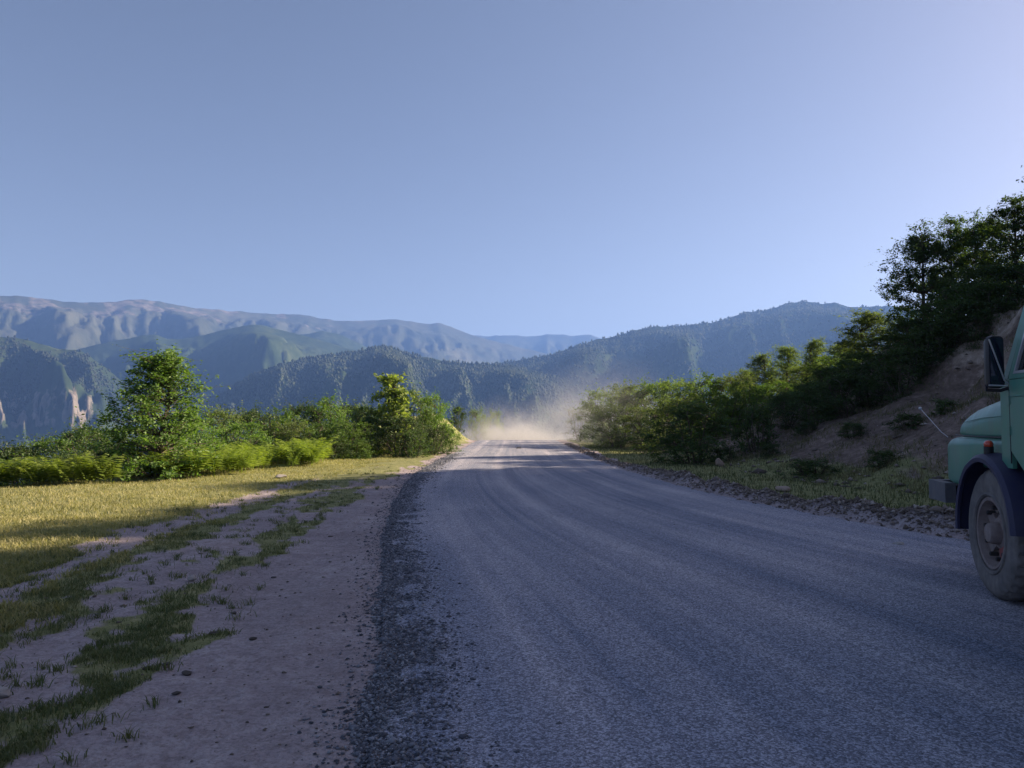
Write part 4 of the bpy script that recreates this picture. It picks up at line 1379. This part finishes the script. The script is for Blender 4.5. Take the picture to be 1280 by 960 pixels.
secs = [rrect(xat(2.6) - 0.005 - i_, 2.555, 2.62 + dz, yy, 0.03 + 0.05 * 0, 0.01) for (yy, i_, dz) in [(-0.29, 0.04, -0.01), (-0.38, 0.012, 0.03), (-0.8, 0.01, 0.055), (-1.3, 0.012, 0.03), (-1.43, 0.04, -0.01)]]
bm_obj('roof', loft(secs), GREEN, cab)
rod('bonnet_seam', [(-0.985, -0.2, 1.335), (-0.99, 0.5, 1.332), (-0.975, 1.0, 1.332), (-0.93, 1.2, 1.335)], 0.006, BLACK, bonnet, 6)
rod('bonnet_crease', [(-0.982, -0.22, 1.52), (-0.974, 0.4, 1.50), (-0.95, 0.9, 1.46)], 0.004, GREEN, bonnet, 6)
for zz in (1.36, 1.60):
    box('door_hinge', cab, GREEN, -1.082, -1.055, -0.035, 0.03, zz, zz + 0.07, 0.006)
rod('door_gap', [(-1.066, -0.012, 1.14), (-1.066, -0.012, 1.79)], 0.005, BLACK, cab, 6)
box('rear_wall', cab, GREEN, -0.97, 0.97, -1.458, -1.43, 0.98, 2.55, 0.004)
box('dashboard', cab, BLACK, -0.95, 0.95, -0.12, 0.16, 1.52, 1.76, 0.03)
box('floor_pan', cab, CHASSIS, -0.98, 0.98, -1.42, 0.14, 0.98, 1.02, 0.004)
for sx in (-0.5, 0.5):
    seat = box('seat', cab, BLACK, sx - 0.27, sx + 0.27, -1.2, -0.68, 1.22, 1.42, 0.05)
    box('backrest', seat, BLACK, sx - 0.27, sx + 0.27, -1.36, -1.22, 1.36, 2.02, 0.05)
bm = lathe_x([(0.0, 0.20), (0.02, 0.218), (0.0, 0.236), (-0.02, 0.218)], 28)
bmesh.ops.rotate(bm, verts=bm.verts, cent=(0, 0, 0), matrix=Matrix.Rotation(R(62), 3, 'Y'))
bmesh.ops.rotate(bm, verts=bm.verts, cent=(0, 0, 0), matrix=Matrix.Rotation(R(-90), 3, 'Z'))
bmesh.ops.translate(bm, verts=bm.verts, vec=(-0.5, -0.34, 1.80))
bm_obj('steering_wheel', bm, BLACK, cab)
# windscreen with its header and sill
bm = bmesh.new()
q = [bm.verts.new(p) for p in ((-0.98, 0.10, 1.83), (0.98, 0.10, 1.83), (0.91, -0.25, 2.47), (-0.91, -0.25, 2.47))]
bm.faces.new(q)
ex = bmesh.ops.extrude_face_region(bm, geom=bm.faces[:])
bmesh.ops.translate(bm, verts=[v for v in ex['geom'] if isinstance(v, bmesh.types.BMVert)], vec=(0, -0.006, -0.004))
bm_obj('windscreen', bm, GLASS, cab, False)
box('windscreen_sill', cab, GREEN, -1.02, 1.02, 0.09, 0.178, 1.745, 1.815, 0.012)
box('windscreen_header', cab, GREEN, -0.94, 0.94, -0.33, -0.25, 2.485, 2.56, 0.012)

# wheel arches
for sx in (-1, 1):
    bm = bmesh.new()
    prof = []
    nseg = 26
    loops = []
    for k in range(nseg + 1):
        a = R(-6 + 182 * k / nseg)
        ry, rz = 0.64, 0.665
        cyy, czz = math.cos(a), math.sin(a)
        flat = 0.985 if czz > 0.85 else 1.0
        def pt(xx, rr):
            return (sx * xx, cyy * ry * rr, 0.555 + czz * rz * rr * flat)
        loops.append([bm.verts.new(p) for p in (pt(0.72, 1.0), pt(1.04, 1.0), pt(1.125, 0.975), pt(1.15, 0.93), pt(1.145, 0.875), pt(1.12, 0.88), pt(1.10, 0.945), pt(1.03, 0.965), pt(0.72, 0.965))])
    for A, B in zip(loops[:-1], loops[1:]):
        for i in range(len(A)):
            j = (i + 1) % len(A)
            bm.faces.new((A[i], A[j], B[j], B[i]))
    bm.faces.new(loops[0]); bm.faces.new(loops[-1][::-1])
    fender = bm_obj('fender', bm, NAVY, truck)
    lamp = bmesh.new()
    bmesh.ops.create_uvsphere(lamp, u_segments=16, v_segments=10, radius=0.036)
    for v in lamp.verts:
        v.co.y *= 1.25
        v.co.z *= 1.0
    bmesh.ops.translate(lamp, verts=lamp.verts, vec=(sx * 1.07, 0.0, 1.275))
    il = bm_obj('indicator_lamp', lamp, LAMP_RED, fender)
    rod('lamp_base', [(sx * 1.07, 0.0, 1.19), (sx * 1.07, 0.0, 1.258)], 0.038, BLACK, il, 12)

# bumper: steel channel with return ends
bumper = box('bumper', truck, STEEL, -1.09, 1.09, 1.405, 1.53, 0.68, 0.875, 0.012)
for sx in (-1, 1):
    box('bumper_end', bumper, STEEL, min(sx * 1.0, sx * 1.095), max(sx * 1.0, sx * 1.095), 1.02, 1.403, 0.683, 0.872, 0.012)
for sx in (-1, 1):
    box('bumper_bracket', truck, CHASSIS, sx * 0.45 - 0.05, sx * 0.45 + 0.05, 0.7, 1.41, 0.66, 0.82, 0.006)
    box('bumper_stay', truck, CHASSIS, min(sx * 0.62, sx * 0.98), max(sx * 0.62, sx * 0.98), 0.80, 1.395, 0.70, 0.84, 0.01)
# marker rod with pale knob on the front corner of the nose
rod('marker_rod', [(-0.97, 1.30, 1.31), (-1.0, 1.40, 1.36), (-1.09, 1.74, 1.60)], 0.003, CHROME, truck, 6)
bm = bmesh.new()
bmesh.ops.create_uvsphere(bm, u_segments=12, v_segments=8, radius=0.018)
bmesh.ops.translate(bm, verts=bm.verts, vec=(-1.092, 1.745, 1.603))
bm_obj('marker_knob', bm, CHROME, truck)
rod('bonnet_hook', [(-0.80, 1.30, 1.32), (-0.845, 1.33, 1.36), (-0.82, 1.34, 1.42)], 0.007, BLACK, truck, 6)

# mirrors on both sides: housing, glass toward the rear, stay
for sx in (-1, 1):
    mir = bmesh.new()
    c = Vector((sx * 1.15, -0.38, 1.94))
    sec = []
    for (yy, hw, hh) in ((-0.035, 0.058, 0.205), (0.0, 0.062, 0.21), (0.05, 0.05, 0.19), (0.075, 0.03, 0.15)):
        sec.append([(p[0], p[1], p[2]) for p in rrect(hw, -hh, hh, yy, 0.035, 0.035)])
    mir = loft(sec)
    rotm = Matrix.Rotation(R(-10 * sx), 4, 'Z')
    bmesh.ops.transform(mir, matrix=Matrix.Translation(c) @ rotm, verts=mir.verts)
    mo = bm_obj('mirror', mir, BLACK, truck)
    g = loft([rrect(0.050, -0.193, 0.193, -0.0395, 0.03, 0.03), rrect(0.050, -0.193, 0.193, -0.036, 0.03, 0.03)])
    bmesh.ops.transform(g, matrix=Matrix.Translation(c) @ rotm, verts=g.verts)
    bm_obj('mirror_glass', g, MIRROR_M, mo, False)
    rod('mirror_stay', [(sx * 1.03, -0.42, 1.745), (sx * 1.10, -0.36, 1.715), (sx * 1.19, -0.33, 1.72), (sx * 1.19, -0.34, 1.77)], 0.014, BLACK, mo)
    rod('mirror_brace', [(sx * 1.20, -0.43, 2.12), (sx * 1.10, -0.44, 1.79), (sx * 1.05, -0.44, 1.745)], 0.006, CHROME, mo, 6)
    rod('mirror_base_bar', [(sx * 1.21, -0.425, 1.755), (sx * 1.085, -0.44, 1.748)], 0.007, CHROME, mo, 6)


def wheel(x, y, side, dual=False, steer=0.0):
    """a truck wheel: tyre, rim, hub, nuts; outer face toward side"""
    w = empty('wheel', (x, y, 0.538), 0)
    w.scale = (1.03, 1.03, 1.03)
    w.parent = truck
    w.rotation_euler = (0, 0, steer)
    s = side
    prof = [(0.135, 0.29), (0.150, 0.33), (0.158, 0.40), (0.152, 0.455), (0.135, 0.492), (0.118, 0.508), (0.105, 0.520), (0.04, 0.526), (-0.04, 0.526), (-0.105, 0.520), (-0.118, 0.508), (-0.135, 0.492), (-0.152, 0.455), (-0.158, 0.40), (-0.150, 0.33), (-0.135, 0.29), (-0.10, 0.265), (0.10, 0.265)]
    bm = lathe_x([(s * a, b) for a, b in prof], 96)
    # tread lugs: press grooves into the outer ring
    for v in bm.verts:
        rr = math.hypot(v.co.y, v.co.z)
        if rr > 0.500:
            a = math.atan2(v.co.y, v.co.z)
            if int(round(a / (2 * math.pi) * 96 + (1 if v.co.x > 0 else 0))) % 3 == 0:
                f = (rr - 0.022) / rr
                v.co.y *= f; v.co.z *= f
    ty = bm_obj('tyre', bm, TYRE, w)
    bead = bm_obj('bead_ring', lathe_x([(s * 0.150, 0.332), (s * 0.162, 0.325), (s * 0.164, 0.312), (s * 0.150, 0.300)], 48), TYRE, ty)
    rim = bm_obj('rim', lathe_x([(s * 0.140, 0.292), (s * 0.150, 0.284), (s * 0.146, 0.262), (s * 0.090, 0.250), (s * 0.060, 0.235), (s * 0.050, 0.185), (s * 0.020, 0.180), (s * 0.020, 0.255), (s * -0.10, 0.262), (s * 0.10, 0.275)], 48), RIM, w)
    for k in range(5):
        a = k * 2 * math.pi / 5 + 0.3
        bm = box_bm(min(s * 0.035, s * 0.085), max(s * 0.035, s * 0.085), -0.052, 0.052, 0.10, 0.248)
        bmesh.ops.rotate(bm, verts=bm.verts, cent=(0, 0, 0), matrix=Matrix.Rotation(a, 3, 'X'))
        bm_obj('spoke', bm, RED if k in (1, 2) else RIM, rim, True, 0.012)
    hub = bm_obj('hub', lathe_x([(s * -0.02, 0.13), (s * 0.075, 0.13), (s * 0.085, 0.12), (s * 0.09, 0.092), (s * 0.155, 0.082), (s * 0.168, 0.07), (s * 0.17, 0.0), (s * -0.02, 0.0)], 32, closed=False), RIM, w)
    for k in range(10):
        a = k * 2 * math.pi / 10 + 0.12
        bm = lathe_x([(s * 0.06, 0.0), (s * 0.06, 0.019), (s * 0.118, 0.017), (s * 0.12, 0.0)], 6, closed=False)
        bmesh.ops.translate(bm, verts=bm.verts, vec=(0, 0.205 * math.sin(a), 0.205 * math.cos(a)))
        bm_obj('wheel_nut', bm, CHASSIS, hub)
    return w


for sx in (-1, 1):
    wheel(sx * 0.925, 0, sx)
    wheel(sx * 0.925, -3.6, sx)
    rod('axle_stub', [(sx * 0.3, 0, 0.525), (sx * 0.80, 0, 0.525)], 0.07, CHASSIS, truck, 12)
    box('frame_rail', truck, CHASSIS, sx * 0.42 - 0.04, sx * 0.42 + 0.04, -5.0, 1.0, 0.86, 0.98, 0.006)
rod('front_axle', [(-0.78, 0, 0.50), (0.78, 0, 0.50)], 0.06, CHASSIS, truck, 12)
rod('rear_axle', [(-0.78, -3.6, 0.525), (0.78, -3.6, 0.525)], 0.10, CHASSIS, truck, 12)
bed = box('tipper_floor', truck, CHASSIS, -1.15, 1.15, -5.2, -1.65, 1.08, 1.16, 0.01)
for sx in (-1, 1):
    sd = box('tipper_side', truck, GREEN, min(sx * 1.15, sx * 1.20), max(sx * 1.15, sx * 1.20), -5.2, -1.65, 1.09, 2.0, 0.01)
    for k in range(6):
        box('tipper_rib', sd, GREEN, min(sx * 1.195, sx * 1.25), max(sx * 1.195, sx * 1.25), -5.15 + k * 0.68, -5.07 + k * 0.68, 1.10, 1.98, 0.008)
box('tipper_headboard', truck, GREEN, -1.15, 1.15, -1.70, -1.652, 1.165, 2.2, 0.01)
box('tipper_tailgate', truck, GREEN, -1.15, 1.15, -5.2, -5.15, 1.165, 1.98, 0.01)

# pale posts at the far side of the crest, half lost in the dust
POST = paint_mat('pale_post', (0.62, 0.58, 0.52), 0.7, (0.4, 0.34, 0.28), 0.4)
for px, d, h, lab in [(645, 71, 0.95, 'faint pale upright post in the dust, left of the pair'), (665, 70, 1.0, 'faint pale post in the dust, left one of the close pair'), (670, 70, 1.0, 'pale post in the dust, right one of the close pair')]:
    x = (px - 640) / F_PX * d
    bm = box_bm(-0.09, 0.09, -0.09, 0.09, -0.2, h)
    o = bm_obj('post', bm, POST, None, True, 0.025)
    o.location = (x, d, hz(x, d))
    o['label'] = lab
    o['category'] = 'post'
    o['group'] = 'posts in the dust'


# ------------------------------------------------------------------ dust raised from the road
def dust_mat():
    m, nt, out = new_mat('road_dust')
    nb = NB(nt)
    pos = nb.n('ShaderNodeNewGeometry').outputs['Position']

    def blob(c, rad, amp):
        d = nb.n('ShaderNodeVectorMath', operation='SUBTRACT', ins={0: pos, 1: c}).outputs[0]
        d = nb.n('ShaderNodeVectorMath', operation='DIVIDE', ins={0: d, 1: rad}).outputs[0]
        l = nb.n('ShaderNodeVectorMath', operation='DOT_PRODUCT', ins={0: d, 1: d}).outputs['Value']
        return nb.math('MULTIPLY', nb.math('EXPONENT', nb.math('MULTIPLY', l, -1.0)), amp)
    parts = [blob((0.5, 68, -0.6), (3.6, 6.0, 1.15), 0.34), blob((-1.2, 66, -0.2), (2.2, 5.0, 2.0), 0.07), blob((3.5, 68, 0.3), (4.5, 8.0, 2.0), 0.028), blob((6.0, 46, 1.0), (3.4, 6.0, 1.6), 0.085), blob((6.5, 58, 2.8), (4.0, 9.0, 2.6), 0.013)]
    s = parts[0]
    for p in parts[1:]:
        s = nb.math('ADD', s, p)
    n = nb.noise(nb.mapping(pos, (0.55, 0.35, 0.6)), 1.0, 5, 0.6, 0.6)
    k = nb.ramp(n, [(0.36, 0.0), (0.68, 2.0)])
    d = nb.math('MULTIPLY', s, k)
    d = nb.math('MAXIMUM', nb.math('SUBTRACT', d, 0.0015), 0.0)
    v = nb.n('ShaderNodeVolumePrincipled', ins={'Color': (0.90, 0.91, 0.97), 'Density': d, 'Anisotropy': 0.25})
    nt.links.new(v.outputs[0], out.inputs['Volume'])
    m.cycles.volume_step_rate = 1.0
    return m


bm = box_bm(-6.5, 14.5, 36, 86, -5.5, 9.0)
o = bm_obj('dust', bm, dust_mat(), None, False)
o['kind'] = 'stuff'
o['label'] = 'cloud of pale dust hanging over the road at the crest'


# ------------------------------------------------------------------ haze
def haze_mat():
    m, nt, out = new_mat('haze')
    nb = NB(nt)
    v = nb.n('ShaderNodeVolumePrincipled', ins={'Color': HAZE_COLOR, 'Density': HAZE_DENSITY, 'Anisotropy': 0.2})
    nt.links.new(v.outputs[0], out.inputs['Volume'])
    return m


bm = box_bm(-47000, 47000, -47000, 47000, -420, max(HIGHEST) + 12)
o = bm_obj('haze', bm, haze_mat(), None, False)
o['kind'] = 'stuff'
o['label'] = 'blue summer haze filling the valley'
